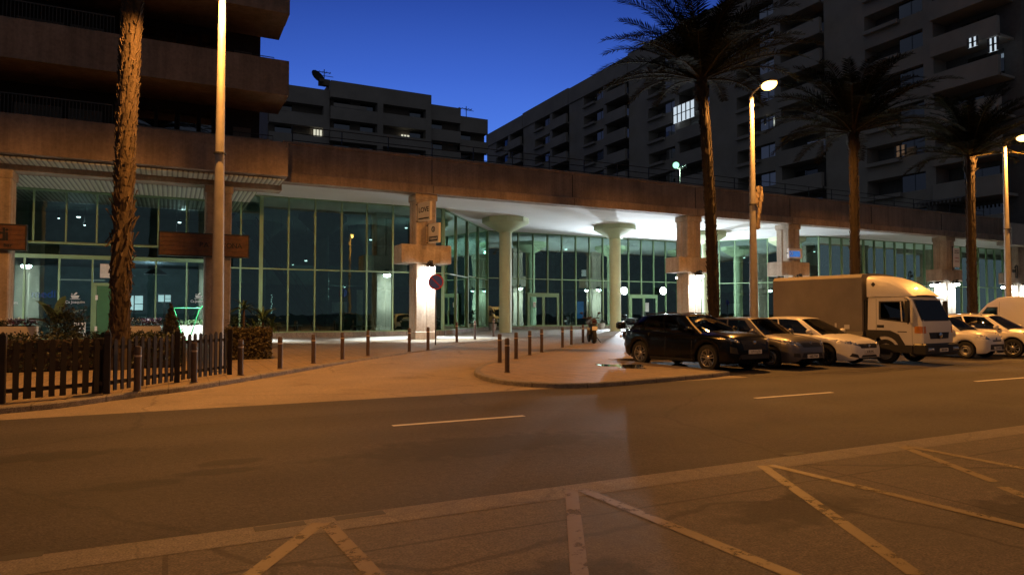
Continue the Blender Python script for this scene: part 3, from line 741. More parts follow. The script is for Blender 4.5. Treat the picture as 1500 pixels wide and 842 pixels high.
# ------------------------------------------------------------------ stepped apartment block in the middle distance
mbk = thing('apartment_block', 'dark stepped apartment block with flat roofs seen beyond the arcade roof', 'apartment block')
YM = 113.5
def zpx(px, py): return PV(px, py, YM).z
def xpx(px): return PV(px, 180, YM).x
secs = [(395, 484, zpx(450, 125.5), .9), (484, 632, zpx(558, 128.5), 0), (632, 677, zpx(655, 154.5), .6), (677, 718, zpx(697, 170.5), 1.0)]
for (pa, pb, zt, off) in secs:
    xa, xb = xpx(pa)+.01, xpx(pb)-.01; y0 = YM+off
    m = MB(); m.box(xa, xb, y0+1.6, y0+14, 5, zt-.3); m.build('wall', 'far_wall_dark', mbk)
    m = MB(); m.box(xa, xb, y0, y0+1.59, zt-2.75, zt); m.box(xa, xb, y0+1.6, y0+14, zt-.299, zt-.01); m.build('roof', 'far_wall', mbk)
    z = zt-2.75-1.55; k = 0
    while z > 9:
        m = MB(); m.box(xa, xb, y0, y0+.25, z-2.1, z); m.box(xa, xb, y0+.25, y0+1.59, z-2.1, z-1.9)
        bo = m.build('balcony', 'far_wall', mbk)
        n = max(2, int((xb-xa)/4.2))
        for i in range(n):
            x = lerp(xa, xb, (i+.5)/n)
            if (i*7+k*3+int(pa)) % 3 == 0: continue
            m = MB(); m.add([(x-1.3, y0+1.55, z-1.85), (x+1.3, y0+1.55, z-1.85), (x+1.3, y0+1.55, z+1.45), (x-1.3, y0+1.55, z+1.45)], [(0, 1, 2, 3)]); m.build('window', 'flat_glass', mbk)
        if k % 2 == 0 and xb-xa > 8:
            m = MB(); m.box(xa+.5, xa+.34*(xb-xa), y0-.05, y0-.01, z-.05, z+.55); m.build('railing', 'far_wall', bo)
        z -= 3.65; k += 1
    for px in (480, 557, 628):
        if pa <= px < pb:
            x = xpx(px); m = MB(); m.box(x-.5, x+.5, y0-.04, y0+1.58, 5, zt-2.76); m.build('pier', 'far_wall', mbk)
def lit(parent, px0, px1, py0, py1, y, mname, bars=2):
    a = PV(px0, py0, y); b = PV(px1, py1, y)
    m = MB(); m.box(a.x, b.x, y, y+.04, b.z, a.z); w_ = m.build('lit_window', mname, parent)
    m = MB()
    for i in range(bars+2):
        x = lerp(a.x, b.x, i/(bars+1)); m.box(x-.07, x+.07, y-.06, y-.005, b.z, a.z)
    m.build('frame', 'far_wall_dark', w_)
lit(mbk, 458.5, 472, 189.5, 202.5, YM+2.1, 'lit_window'); lit(mbk, 587, 600, 197, 206.5, YM+1.2, 'lit_window')
lit(mbk, 435, 437, 196, 198.5, YM+2.1, 'lit_window', 0)
lit(mbk, 622, 630, 171, 174.5, YM+1.2, 'terrace_green' if False else 'lit_warm', 0)
rebase(mbk, (25, 118, 0))
# roof clutter
def antenna(px, py_top, py_base, y, label, dish):
    t = PV(px, py_top, y); b = PV(px, py_base, y)
    o = thing('roof_antenna', label, 'antenna', (t.x, y, b.z-.2))
    h = t.z-b.z+.2
    m = MB(); m.tube([(0, 0, 0), (0, 0, h)], .07, 6); m.build('mast', 'dark_metal', o)
    m = MB(); m.box(-1.6, 1.1, -.04, .04, h-.55, h-.45)
    for k in range(5): m.box(-1.5+k*.6, -1.44+k*.6, -.5, .5, h-.53, h-.47)
    m.box(-.3, 1.5, -.03, .03, h*.62, h*.62+.08); m.build('aerial', 'dark_metal', o)
    if dish:
        M = Matrix.Translation((-1.3, -.3, h*.42)) @ Matrix.Rotation(R(60), 4, 'X') @ Matrix.Rotation(R(25), 4, 'Y')
        m = MB(); m.lathe([(.05, 0), (.7, .12), (1.25, .42), (1.27, .44), (.7, .16), (.05, .06)], 16, M); m.tube([(-1.3, -.2, h*.42), (-.2, 0, h*.2), (0, 0, .4)], .12, 6); m.build('dish', 'dark_metal', o)
        m = MB(); m.box(-.9, .9, -.5, .5, .2, 1.2); m.build('base_block', 'far_wall_dark', o)
    return o
antenna(475, 102, 126, YM+2, 'satellite dish and aerial mast on the highest flat roof of the dark stepped block', True)
antenna(683, 156, 170, YM+3, 'thin aerial mast on the lowest right roof of the dark stepped block', False)

# ------------------------------------------------------------------ tall slab block on the right, running away from the road
rb = thing('apartment_block', 'long tall grey apartment slab with stacked recessed balconies behind the palms', 'apartment block')
XF = 67.0
ZR = PX(850, 122, XF).z
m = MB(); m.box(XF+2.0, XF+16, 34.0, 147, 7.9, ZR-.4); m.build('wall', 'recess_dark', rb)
m = MB(); m.box(XF-3.48, XF+24, 32.5, 33.7, 7.35, 9.2); m.box(XF-3.48, XF-.3, 33.7, 37.4, 7.9, 9.2); m.box(XF+24, XF+24.4, 33, 62, -.2, 9); m.build('lower_wall', 'far_wall', rb)
MOD = 18.75; y_first = 34.6
floors = []
z = ZR-2.9-1.75
while z > 7.5: floors.append(z); z -= 3.6
wid = 0
for k in range(6):
    ya = y_first+MOD*k; yb = ya+MOD
    m = MB(); m.box(XF-.25, XF+15.9, ya+.07, yb-.07, ZR-2.9, ZR+(.0 if k % 2 else .25)); m.build('roof', 'far_wall', rb)
    # blank wall at the far end of the module, pier in the middle
    m = MB(); m.box(XF, XF+1.98, yb-5.1, yb-.003, 7.9, ZR-2.905); m.build('blank_wall', 'far_wall', rb)
    m = MB(); m.box(XF-.12, XF+1.97, ya+6.2, ya+7.2, 7.9, ZR-2.906); m.build('pier', 'far_wall', rb)
    for j, z in enumerate(floors):
        # balcony bay (near half of the module)
        m = MB(); m.bbox(XF-.75, XF-.52, ya+.05, ya+6.15, z-1.85, z, .02); m.box(XF-.52, XF-.3, ya+.05, ya+.28, z-1.85, z); m.box(XF-.52, XF-.3, ya+5.9, ya+6.15, z-1.85, z); m.box(XF-.515, XF+1.96, ya+.05, ya+6.19, z-1.84, z-1.6)
        bo = m.build('balcony', 'far_wall', rb)
        y0 = ya+.9+((k*5+j*3) % 4)*.6
        m = MB(); m.add([(XF+1.9, y0, z-1.55), (XF+1.9, y0+3.2, z-1.55), (XF+1.9, y0+3.2, z+1.3), (XF+1.9, y0, z+1.3)], [(0, 1, 2, 3)]); m.box(XF+1.85, XF+1.89, y0+1.55, y0+1.65, z-1.55, z+1.3); m.build('balcony_window', 'flat_glass', rb)
        # window bay (far half): spandrel, recess, ledge
        m = MB(); m.box(XF, XF+1.95, ya+7.21, yb-5.11, z-1.95, z-.15); m.box(XF-.55, XF-.003, ya+9.6, yb-5.2, z-.55, z-.16); m.build('spandrel', 'far_wall', rb)
        m = MB(); y0 = ya+7.4; y1 = y0+2.6
        m.add([(XF+.5, y0, z-.14), (XF+.5, y1, z-.14), (XF+.5, y1, z+1.6), (XF+.5, y0, z+1.6)], [(0, 1, 2, 3)]); m.box(XF+.44, XF+.49, y0+1.25, y0+1.33, z-.14, z+1.6); m.build('window', 'flat_glass', rb)
def litx(px0, px1, py0, py1, x, mname, bars=3):
    a = PX(px0, py0, x); b = PX(px1, py1, x); z1, z0 = (a.z+PX(px1, py0+(py1-py0)*.05, x).z)/2, (PX(px0, py1, x).z+b.z)/2
    ya, yb = sorted((a.y, b.y)); zc = PX((px0+px1)/2, (py0+py1)/2, x).z; h = abs(z1-z0)/2*.9
    h = (py1-py0)*.5*PX((px0+px1)/2, 100, x).length/1060
    m = MB(); m.box(x, x+.04, ya, yb, zc-h, zc+h); w_ = m.build('lit_window', mname, rb)
    m = MB()
    for i in range(bars+2):
        y = lerp(ya, yb, i/(bars+1)); m.box(x-.06, x-.005, y-.10, y+.10, zc-h, zc+h)
    m.box(x-.06, x-.006, ya, yb, zc-.05, zc+.05)
    m.build('frame', 'recess_dark', w_)
litx(986, 1018, 152, 176, XF-.8, 'lit_cool', 4)
litx(1418, 1432, 56, 68, XF-.8, 'lit_cool', 1); litx(1448, 1462, 57, 74, XF-.8, 'lit_cool', 1)
litx(805, 818, 206, 212, XF+1.2, 'lit_window', 1); litx(886, 897, 213, 216, XF+1.2, 'lit_window', 3); litx(1015, 1022, 201, 206, XF+1, 'lit_window', 0)
litx(1120, 1122, 170, 182, XF-.3, 'lit_window', 0); litx(1312, 1327, 214, 228, XF-.3, 'lit_warm', 1)
# awning over a low terrace
p0 = PX(1335, 300, XF-1.6); p1 = PX(1408, 290, XF-1.6); ya, yb = sorted((p0.y, p1.y)); zc = p0.z
m = MB(); m.add([(XF-.02, ya, zc+.5), (XF-.02, yb, zc+.5), (XF-1.6, yb, zc), (XF-1.6, ya, zc)], [(0, 1, 2, 3)])
n = 26
for k in range(n):
    if k % 2: continue
    a_, b_ = lerp(ya, yb, k/n), lerp(ya, yb, (k+1)/n); m.add([(XF-1.6, a_, zc), (XF-1.6, b_, zc), (XF-1.62, b_, zc-.3), (XF-1.62, a_, zc-.3)], [(0, 1, 2, 3)])
m.build('awning', 'awning_cloth', rb)
rebase(rb, (75, 90, 0))

# ------------------------------------------------------------------ lamps on the pillars, floods, terrace lamp
WHT = (.84, .96, 1.0)
PIL = {2: 'pillar that carries the two projecting signs', 3: 'pillar between the palm and the bright entrance floods', 4: 'pillar behind the cargo truck', 5: 'pillar with the white notice board', 6: 'last pillar at the far right', 1: 'pillar carrying the long wooden sign', 0: 'pillar at the left edge of the photo'}
def bell_lamp(x, y, z, nx, ny, label, P=2100, size=1.0, spot=True):
    t = thing('wall_lamp', label, 'wall lamp', (x, y, z), 0, 'bell lamps on the arcade pillars')
    m = MB(); ox, oy = nx*.34*size, ny*.34*size
    m.tube([(0, 0, .12), (ox*.5, oy*.5, .2), (ox, oy, .15)], .025, 8); m.box(-.09, .09, -.09, .09, .02, .22) 
    m.box(ox-.09, ox-.02, oy-.05, oy+.05, .12, .26); m.box(ox+.02, ox+.09, oy-.05, oy+.05, .12, .26)
    m.build('bracket', 'black_iron', t)
    m = MB(); m.lathe([(.06, .16), (.1, .1), (.19, -.02), (.26, -.10), (.25, -.10), (.17, -.02), (.08, .08)], 18, Matrix.Translation((ox, oy, 0)), cap=False); m.build('shade', 'black_iron', t, 60)
    m = MB(); m.sphere((ox, oy, -.10), 1, 14, 8, (.225, .225, .15)); m.build('bulb', 'bell_white', t, 60)
    dv = Vector((-nx*.30, -ny*.30, -1)).to_track_quat('-Z', 'Y').to_euler()
    lamp('SPOT', 'pillar_light', (ox, oy, -.28), P, WHT, .08, t, dv, 112, .35)
for i, cx_ in enumerate(CXS):
    zl = 4.0
    if i >= 2:
        bell_lamp(cx_+.12, YC-.58, zl, 0, -1, 'bell lamp facing the road on the '+PIL[i])
    bell_lamp(cx_, YC+.58, zl, 0, 1, 'bell lamp at the back of the '+PIL[i], 3800)
    if i in (5, 6): bell_lamp(cx_-.58, YC, zl, -1, 0, 'bell lamp on the left side of the '+PIL[i], 400)
    if i in (4,): bell_lamp(cx_-.58, YC, zl, -1, 0, 'bell lamp on the left side of the '+PIL[i], 500)
def flood(px, py, label):
    p = PV(px, py, 45.55); t = thing('flood_lamp', label, 'flood lamp', tuple(p), 0, 'entrance flood lamps')
    m = MB(); m.bbox(-.3, .3, -.02, .14, -.3, .3, .03); m.box(-.03, .03, .14, .38, -.04, .04); m.build('housing', 'black_iron', t)
    m = MB(); m.lathe([(.001, 0), (.25, .01), (.28, .03), (.28, .05)], 16, Matrix.Translation((0, -.07, 0)) @ Matrix.Rotation(-PI/2, 4, 'X')); m.build('lens', 'flood_white', t, 50)
    lamp('SPOT', 'flood_light', (0, -.15, 0), 4200, (.80, .90, 1), .1, t, (R(-97), 0, 0), 165, .3)
flood(914, 426, 'blazing white flood lamp left of the far glass entrance, beside the mushroom column')
flood(971, 426, 'blazing white flood lamp right of the far glass entrance, beside the square pillar')
p = PV(996, 245, 44.0)
t = thing('terrace_lamp', 'green tinted twin globe lamp post on the arcade roof terrace', 'terrace lamp', (p.x, 44, 9.3))
h = p.z-9.3
m = MB(); m.tube([(0, 0, 0), (0, 0, h)], [.07, .05], 10); m.tube([(-.42, 0, h-.02), (0, 0, h-.2), (.42, 0, h-.02)], .03, 8); m.build('post', 'galv', t, 40)
m = MB(); m.sphere((-.42, 0, h+.12), .26, 14, 10); m.build('globe', 'terrace_green', t, 60)
m = MB(); m.sphere((.42, 0, h+.12), .26, 14, 10); m.build('globe', 'clear_lens', t, 60)
lamp('POINT', 'terrace_light', (-.42, 0, h-.35), 130, (.62, 1, .80), .25, t)
# ------------------------------------------------------------------ vehicles
def paint(name, col, rough=.3, metal=0.0, coat=.6): return mat(name, col, rough, metal, .06, 1.5, coat=coat)
mat('car_black', (.002, .0024, .0032), .24, 0, 0, coat=.14, spec=.2); paint('car_grey', (.12, .115, .12), .35, .5); paint('car_white', (.72, .70, .66), .3)
paint('truck_white', (.70, .68, .63), .4, 0, .3); paint('van_white', (.62, .60, .58), .4, 0, .3)
mat('tarp', (.21, .19, .165), .75, var=.2, scale=.8, bump=.15, bscale=6)
mat('rubber', (.014, .014, .014), .8, var=.2); mat('plastic_black', (.016, .016, .017), .5, var=.15)
mat('alloy', (.55, .54, .52), .3, .9, var=.1); mat('steel_rim', (.30, .29, .27), .4, .7, var=.15); mat('dark_rim', (.035, .035, .037), .35, .5, var=.1)
mat('chrome', (.7, .7, .7), .12, 1.0, var=0); mat('plate_white', (.72, .70, .66), .45, var=.04); mat('seat_cloth', (.05, .05, .052), .85, var=.2)
mat('amber', (.55, .20, .02), .25, var=.05, coat=1); mat('tail_red', (.05, .004, .004), .25, coat=1, var=.05); mat('lamp_silver', (.75, .75, .75), .14, .9, var=0)
mat('undertray', (.01, .01, .01), .9, var=0)

def wheel(par, x, y, r, w, rim, spokes, side, rimcol='alloy', dish=.0):
    Mx = Matrix.Translation((x, y, r)) @ Matrix.Rotation(PI/2*side, 4, 'Y')
    m = MB(); rr = r*.66
    m.lathe([(rr, -w/2), (r*.93, -w/2), (r*.985, -w*.38), (r, -w*.2), (r, w*.2), (r*.985, w*.38), (r*.93, w/2), (rr+.012, w/2+.004), (rr, w/2-.02), (rr, -w/2)], 32, Mx, cap=False)
    t = m.build('wheel', 'rubber', par, 40)
    m = MB(); m.lathe([(rr*.99, w/2-.01), (rr*.93, w/2-.015), (rr*.90, w/2-.06), (rr*.88, w/2-.10)], 32, Mx, cap=False)
    if rim == 'spoke':
        for k in range(spokes):
            a = 2*PI*k/spokes
            for s in (-1, 1):
                A = Mx @ Matrix.Rotation(a, 4, 'Z')
                m.add([A @ Vector(v) for v in [(.05, s*.016-.012, w/2-.02), (.05, s*.016+.012, w/2-.02), (rr*.93, s*.052+.013, w/2-.012), (rr*.93, s*.052-.013, w/2-.012),
                                              (.05, s*.016-.012, w/2-.06), (.05, s*.016+.012, w/2-.06), (rr*.93, s*.052+.013, w/2-.05), (rr*.93, s*.052-.013, w/2-.05)]],
                      [(0, 1, 2, 3), (0, 4, 5, 1), (1, 5, 6, 2), (3, 2, 6, 7), (0, 3, 7, 4)])
        m.lathe([(.001, w/2-.005), (.05, w/2-.008), (.065, w/2-.02), (.065, w/2-.06)], 16, Mx, cap=False)
    else:
        m.lathe([(rr*.9, w/2-.03), (rr*.75, w/2-.005), (rr*.5, w/2-.03), (rr*.25, w/2-.01), (.001, w/2)], 24, Mx, cap=False)
    m.build('rim', rimcol, t, 40)
    m = MB()
    if rim == 'spoke': m.lathe([(rr*.88, w/2-.10), (.001, w/2-.11)], 20, Mx, cap=False)
    else:
        m.lathe([(.06, w/2-.012), (.055, w/2+.008), (.001, w/2+.01)], 14, Mx, cap=False)
    m.build('hub', 'dark_rim', t, 40)
def patch(bvh, quad, d, nx=8, nz=4, off=.006, back=.02):
    """quad: four (u, z) corners seen along the axis d ('f' front, 'r','l' flanks, 'b' rear), laid on the body skin"""
    rows = []; rows2 = []
    last = None
    for j in range(nz+1):
        r1 = []; r2 = []
        for i in range(nx+1):
            s, t = i/nx, j/nz
            u = lerp(lerp(quad[0][0], quad[1][0], s), lerp(quad[3][0], quad[2][0], s), t)
            z = lerp(lerp(quad[0][1], quad[1][1], s), lerp(quad[3][1], quad[2][1], s), t)
            o, dv = {'f': (Vector((u, -9, z)), Vector((0, 1, 0))), 'b': (Vector((u, 9, z)), Vector((0, -1, 0))), 'l': (Vector((-9, u, z)), Vector((1, 0, 0))), 'r': (Vector((9, u, z)), Vector((-1, 0, 0))), 't': (Vector((u, z, 9)), Vector((0, 0, -1)))}[d]
            h = bvh.ray_cast(o, dv)
            p = h[0] if h[0] is not None else (last if last is not None else o+dv*8)
            last = p
            r1.append(p-dv*off); r2.append(p+dv*back)
        rows.append(r1); rows2.append(r2)
    m = MB(); m.grid(rows); m.grid(rows2)
    n = nx+1; tot = (nz+1)*n
    ring = [i for i in range(nx)]+[j*n+nx for j in range(nz)]+[nz*n+i for i in range(nx, 0, -1)]+[j*n for j in range(nz, 0, -1)]
    for a, b in zip(ring, ring[1:]+ring[:1]): m.f.append((a, b, tot+b, tot+a))
    return m
def make_car(label, loc, sp, group=None, rz=0):
    t = thing(sp.get('kind', 'parked_car'), label, 'car', (0, 0, 0), 0, group)
    Lc = sp['L']; pm = sp['paint']; r = sp['wr']; ra = r+.055
    Y = lambda p: p-Lc/2
    ps = sorted(set([round(x, 3) for x in [0, .03, .07, .12, .18, .25, .33, .42, .52]+[.52+(Lc-1.04)*k/44 for k in range(45)]+[Lc-v for v in (.52, .42, .33, .25, .18, .12, .07, .03, 0)]]
                 + [round(w+ra*s, 3) for w in (sp['fw'], sp['rw']) for s in (-1, -.98, -.92, -.8, -.6, .6, .8, .92, .98, 1)]))
    rows = []
    for p in ps:
        w = interp(sp['hw'], p); zs = interp(sp['zs'], p); zc = interp(sp['zc'], p); zb = interp(sp['zb'], p)
        zl = zb
        for wp in (sp['fw'], sp['rw']):
            if abs(p-wp) < ra: zl = max(zl, r+math.sqrt(max(0, ra*ra-(p-wp)**2)))
        sec = []
        lat = [(.0, .965), (.07, .985), (.22, 1.0), (.4, 1.004), (.58, .998), (.72, .992), (.80, .985), (.90, .965), (.97, .94), (1, .915)]
        for f, k in lat: sec.append((w*k, lerp(min(zl, zs-.08), zs, f)))
        for u, k in ((.84, .35), (.68, .66), (.45, .88), (.22, .97), (0, 1)): sec.append((w*u*.995 if u else 0, lerp(zs, zc, k)))
        full = [Vector((-x, Y(p), z)) for x, z in sec]+[Vector((x, Y(p), z)) for x, z in reversed(sec[:-1])]
        rows.append(full)
    m = MB(); m.grid(rows); n = len(rows[0])
    m.f.append(tuple(range(n))); m.f.append(tuple(range((len(rows)-1)*n, len(rows)*n)))
    # greenhouse
    g = sp['gh']; wr = g['wr']
    sides = g['wins']                                            # fractions along the side glass
    fr = sorted(set([0, 1]+[v for a, b in sides for v in (a, b)]+[k/16 for k in range(17)]))
    ts = [0, .07, .25, .5, .75, .90, 1]
    def side_pt(f, tt, sg):
        pb = lerp(g['pa'], g['prb'], f); pt = lerp(g['prf'], g['prr'], f)
        pb = pb; wb = interp(sp['hw'], pb)*.905; zb_ = interp(sp['zs'], pb)-.012
        zt = interp(g['zr'], pt); k = 1-.10*max(0, (abs(f-.5)-.35)/.15)
        x = lerp(wb, wr*k, tt)+.035*math.sin(PI*tt); p = lerp(pb, pt, tt)
        return Vector((sg*x, Y(p), lerp(zb_, zt, tt)))
    win = {-1: [], 1: []}
    for sg in (-1, 1):
        for a, b in zip(fr, fr[1:]):
            mid = (a+b)/2; isw = None
            for wi, (x0, x1) in enumerate(sides):
                if x0 < mid < x1: isw = wi
            for c, d in zip(ts, ts[1:]):
                q = [side_pt(a, c, sg), side_pt(b, c, sg), side_pt(b, d, sg), side_pt(a, d, sg)]
                if isw is not None and .07 <= c and d <= .90: win[sg].append((isw, q))
                else: m.add(q, [(0, 1, 2, 3)])
    def cross(f, end, tt, u):                                    # screens: f 0 front, 1 rear
        a = side_pt(f, tt, -1); b = side_pt(f, tt, 1); p = a.lerp(b, u); k = 1-(2*u-1)**2
        p.y += (-1 if f == 0 else 1)*g['bow']*k*(1-.75*tt); p.z += .035*k*tt + (g.get('cz', .02))*k*(1-tt)
        return p
    us = [0, .035, .15, .3, .5, .7, .85, .965, 1]
    scr = {0: [], 1: []}
    for f in (0, 1):
        tb = [0, .05, .2, .4, .6, .8, .95, 1]
        for a, b in zip(us, us[1:]):
            for c, d in zip(tb, tb[1:]):
                q = [cross(f, 0, c, a), cross(f, 0, c, b), cross(f, 0, d, b), cross(f, 0, d, a)]
                if a >= .035 and b <= .965 and c >= (.05 if f == 0 else .2) and d <= .95: scr[f].append(q)
                else: m.add(q, [(0, 1, 2, 3)])
    rr_ = []
    for f in [k/12 for k in range(13)]:
        row = []
        for u in us:
            a = side_pt(f, 1, -1); b = side_pt(f, 1, 1); p = a.lerp(b, u); k = 1-(2*u-1)**2; p.z += .035*k
            if f == 0: p = cross(0, 0, 1, u)
            if f == 1: p = cross(1, 0, 1, u)
            row.append(p)
        rr_.append(row)
    m.grid(rr_)
    body = m.build('body', pm, t, 32, True)
    bm = bmesh.new(); bm.from_mesh(body.data); bvh = BVHTree.FromBMesh(bm); bm.free()
    for sg in (-1, 1):
        for wi in range(len(sides)):
            mm = MB()
            for i, q in win[sg]:
                if i == wi: mm.add(q, [(0, 1, 2, 3)])
            mm.build('side_window', 'car_glass', t, 40, True)
    for f, nm in ((0, 'windscreen'), (1, 'rear_window')):
        mm = MB()
        for q in scr[f]: mm.add(q, [(0, 1, 2, 3)])
        mm.build(nm, 'car_glass', t, 40, True)
    # dark inside and underside
    m = MB(); wmin = sp['hw'][len(sp['hw'])//2][1]
    m.box(-wmin+.16, wmin-.16, Y(.35), Y(Lc-.35), sp['clear']+.02, min(.62, sp['clear']+.45)); m.build('underbody', 'undertray', t)
    m = MB(); yc = Y(g['pa']+.5)
    m.box(-wmin+.2, wmin-.2, Y(g['pa']+.25), Y(g['prb']-.2), .55, interp(sp['zs'], Lc*.5)-.28)
    m.bbox(-wmin+.18, wmin-.18, Y(g['pa']+.12), Y(g['pa']+.5), .6, interp(sp['zs'], g['pa']+.4)-.0, .05)
    for x in (-.37, .37):
        for yy in (Y(g['prf']+.62), Y(g['prf']+1.5)):
            M = Matrix.Translation((x, yy, 0)) @ Matrix.Rotation(R(-14), 4, 'X')
            m.bbox(-.23, .23, 0, .14, .5, 1.08*sp['H']/1.45, .05, M); m.bbox(-.12, .12, .03, .12, 1.10*sp['H']/1.45, 1.28*sp['H']/1.45-.06, .04, M)
    m.build('seats', 'seat_cloth', t, 30)
    m = MB(); st = Matrix.Translation((-.37 if False else .37, Y(g['pa']+.68), interp(sp['zs'], g['pa']+.5)-.0)) @ Matrix.Rotation(R(65), 4, 'X')
    ring = [st @ Vector((.18*math.cos(a), .18*math.sin(a), 0)) for a in [2*PI*k/16 for k in range(17)]]; m.tube(ring, .014, 6); m.build('steering_wheel', 'plastic_black', t, 50)
    for x, s in ((-1, -1), (1, 1)):
        for p in (sp['fw'], sp['rw']):
            wheel(t, x*(interp(sp['hw'], p)-.12), Y(p), r, .2, sp['rim'][0], sp['rim'][1], s, sp['rim'][2])
    # face of the car
    for quad, nm, mt, par in sp['front']:
        for s in ((-1, 1) if nm in ('headlight', 'fog_lamp') else (1,)):
            q = [(s*u, z) for u, z in quad]
            patch(bvh, q, 'f', 10 if abs(quad[0][0]-quad[1][0]) > .3 else 6, 3, .006).build(nm, mt, t, 50)
            if nm == 'headlight':
                c = [(lerp(q[0][0], q[2][0], k), lerp(q[0][1], q[2][1], k)) for k in (.35, .62)]
                mm = MB()
                for u, z in c:
                    h = bvh.ray_cast(Vector((u, -9, z)), Vector((0, 1, 0)))
                    if h[0] is not None: mm.sphere(h[0]+Vector((0, -.004, 0)), 1, 10, 8, (.05, .022, .04))
                if mm.v: mm.build('headlight_bowl', 'lamp_silver', t.children[-1] if False else t, 60)
    # number plate
    px, pzt = sp.get('plate', (0, .5)); h = bvh.ray_cast(Vector((px, -9, pzt)), Vector((0, 1, 0)))
    yp = (h[0].y if h[0] is not None else Y(.02))-.03
    m = MB(); m.bbox(px-.26, px+.26, yp, yp+.04, pzt-.055, pzt+.055, .008); pl = m.build('number_plate', 'plate_white', t)
    text('plate_lettering', sp['reg'], .095, 'letter_black', facing((px, yp-.002, pzt), 0, -1), pl, .001)
    h = bvh.ray_cast(Vector((0, -9, sp['emb'])), Vector((0, 1, 0)))
    if h[0] is not None:
        m = MB(); y = h[0].y-.02; z = sp['emb']
        if sp.get('embk') == 'rhomb': m.prism([(-.035, z), (0, z+.06), (.035, z), (0, z-.06)], y, y+.03, 'y')
        else: m.sphere((0, y, z), 1, 12, 6, (.06, .02, .05))
        m.build('emblem', 'chrome', t)
    # mirrors, handles, seams, wipers
    for s in (-1, 1):
        a = side_pt(.1, .12, s); m = MB()
        m.sphere(a+Vector((s*.14, -.02, .07)), 1, 14, 10, (.11, .085, .075)); m.tube([a, a+Vector((s*.1, 0, .03))], .025, 8); m.build('wing_mirror', sp.get('mirror', pm), t, 60)
        zs = interp(sp['zs'], Lc*.5); zb = interp(sp['zb'], Lc*.5)
        d = 'l' if s < 0 else 'r'
        for p0, p1 in sp['seams']:
            mm = patch(bvh, [(Y(p0)-.007, zb+.04), (Y(p0)+.007, zb+.04), (Y(p1)+.007, zs-.02), (Y(p1)-.007, zs-.02)], d, 1, 8, .0015, .01); mm.build('door_seam', 'plastic_black', t)
        for p in sp['handles']:
            patch(bvh, [(Y(p)-.09, zs-.16), (Y(p)+.09, zs-.15), (Y(p)+.09, zs-.12), (Y(p)-.09, zs-.13)], d, 4, 2, .025, .01).build('door_handle', sp.get('handle', pm), t, 50)
        patch(bvh, [(Y(sp['fw']+ra+.06), zb+.02), (Y(sp['rw']-ra-.06), zb+.02), (Y(sp['rw']-ra-.06), zb+.09), (Y(sp['fw']+ra+.06), zb+.09)], d, 10, 1, .008, .01).build('sill_trim', 'plastic_black', t)
        patch(bvh, [(s*.42, sp['zs'][-1][1]-.02), (s*.68, sp['zs'][-1][1]-.02), (s*.7, sp['zs'][-1][1]+.1), (s*.45, sp['zs'][-1][1]+.1)], 'b', 5, 3, .006, .02).build('tail_light', 'tail_red', t, 50)
    m = MB()
    for s in (-.5, .12):
        a = cross(0, 0, .02, .5+s*.62); b = cross(0, 0, .13, .5+s*.62+.30); m.tube([a+Vector((0, -.012, .012)), b+Vector((0, -.012, .012))], .007, 5)
    m.build('wiper', 'plastic_black', t)
    if sp.get('rails'):
        for s in (-1, 1):
            m = MB(); m.tube([side_pt(f, 1, s)+Vector((-s*.05, 0, z)) for f, z in ((.08, .0), (.12, .045), (.5, .055), (.88, .045), (.92, 0))], .018, 8); m.build('roof_rail', 'chrome' if sp['rails'] == 2 else 'plastic_black', t, 50)
    t.location = loc; t.rotation_euler = (0, 0, rz)
    return t
def hwp(w, Lc, nose=.62, tail=.72): return [(0, w*nose), (.03, w*(nose+.10)), (.09, w*(nose+.19)), (.2, w*.90), (.4, w*.96), (.8, w*.99), (1.3, w), (Lc*.5, w), (Lc-1.1, w*.99), (Lc-.5, w*.96), (Lc-.2, w*.91), (Lc-.05, w*(tail+.1)), (Lc, w*tail)]
suv = dict(L=4.45, H=1.6, paint='car_black', wr=.365, fw=.88, rw=3.58, clear=.2, hw=hwp(.90, 4.45),
    zs=[(0, .68), (.04, .79), (.12, .88), (.3, .95), (.7, .985), (1.3, 1.01), (2.5, 1.01), (3.8, 1.05), (4.3, 1.04), (4.4, .95), (4.45, .85)],
    zc=[(0, .76), (.04, .87), (.12, .96), (.3, 1.03), (.7, 1.08), (1.2, 1.10), (1.5, 1.10), (3.8, 1.08), (4.3, 1.07), (4.4, .98), (4.45, .88)],
    zb=[(0, .36), (.05, .27), (.2, .23), (1, .22), (3.5, .22), (4.1, .26), (4.35, .36), (4.45, .48)],
    gh=dict(wr=.60, pa=1.12, prb=4.18, prf=1.98, prr=3.75, zr=[(1.9, 1.50), (2.4, 1.545), (3.0, 1.54), (3.8, 1.48)], bow=.16, wins=[(.10, .44), (.47, .76), (.79, .93)], cz=.05),
    rim=('spoke', 5, 'alloy'), plate=(0, .55), reg='1711 LCS', emb=.80, seams=[(1.42, 1.42), (2.45, 2.45), (3.3, 3.55)], handles=(2.25, 3.2), mirror='car_black', rails=1,
    front=[([(-.44, .60), (.44, .60), (.50, .86), (-.50, .86)], 'grille', 'plastic_black', 0), ([(.56, .80), (.83, .86), (.86, .95), (.58, .88)], 'headlight', 'headlamp', 0), ([(-.6, .36), (.6, .36), (.56, .48), (-.56, .48)], 'air_intake', 'plastic_black', 0), ([(.62, .50), (.78, .53), (.78, .70), (.66, .66)], 'fog_lamp', 'plastic_black', 0)])
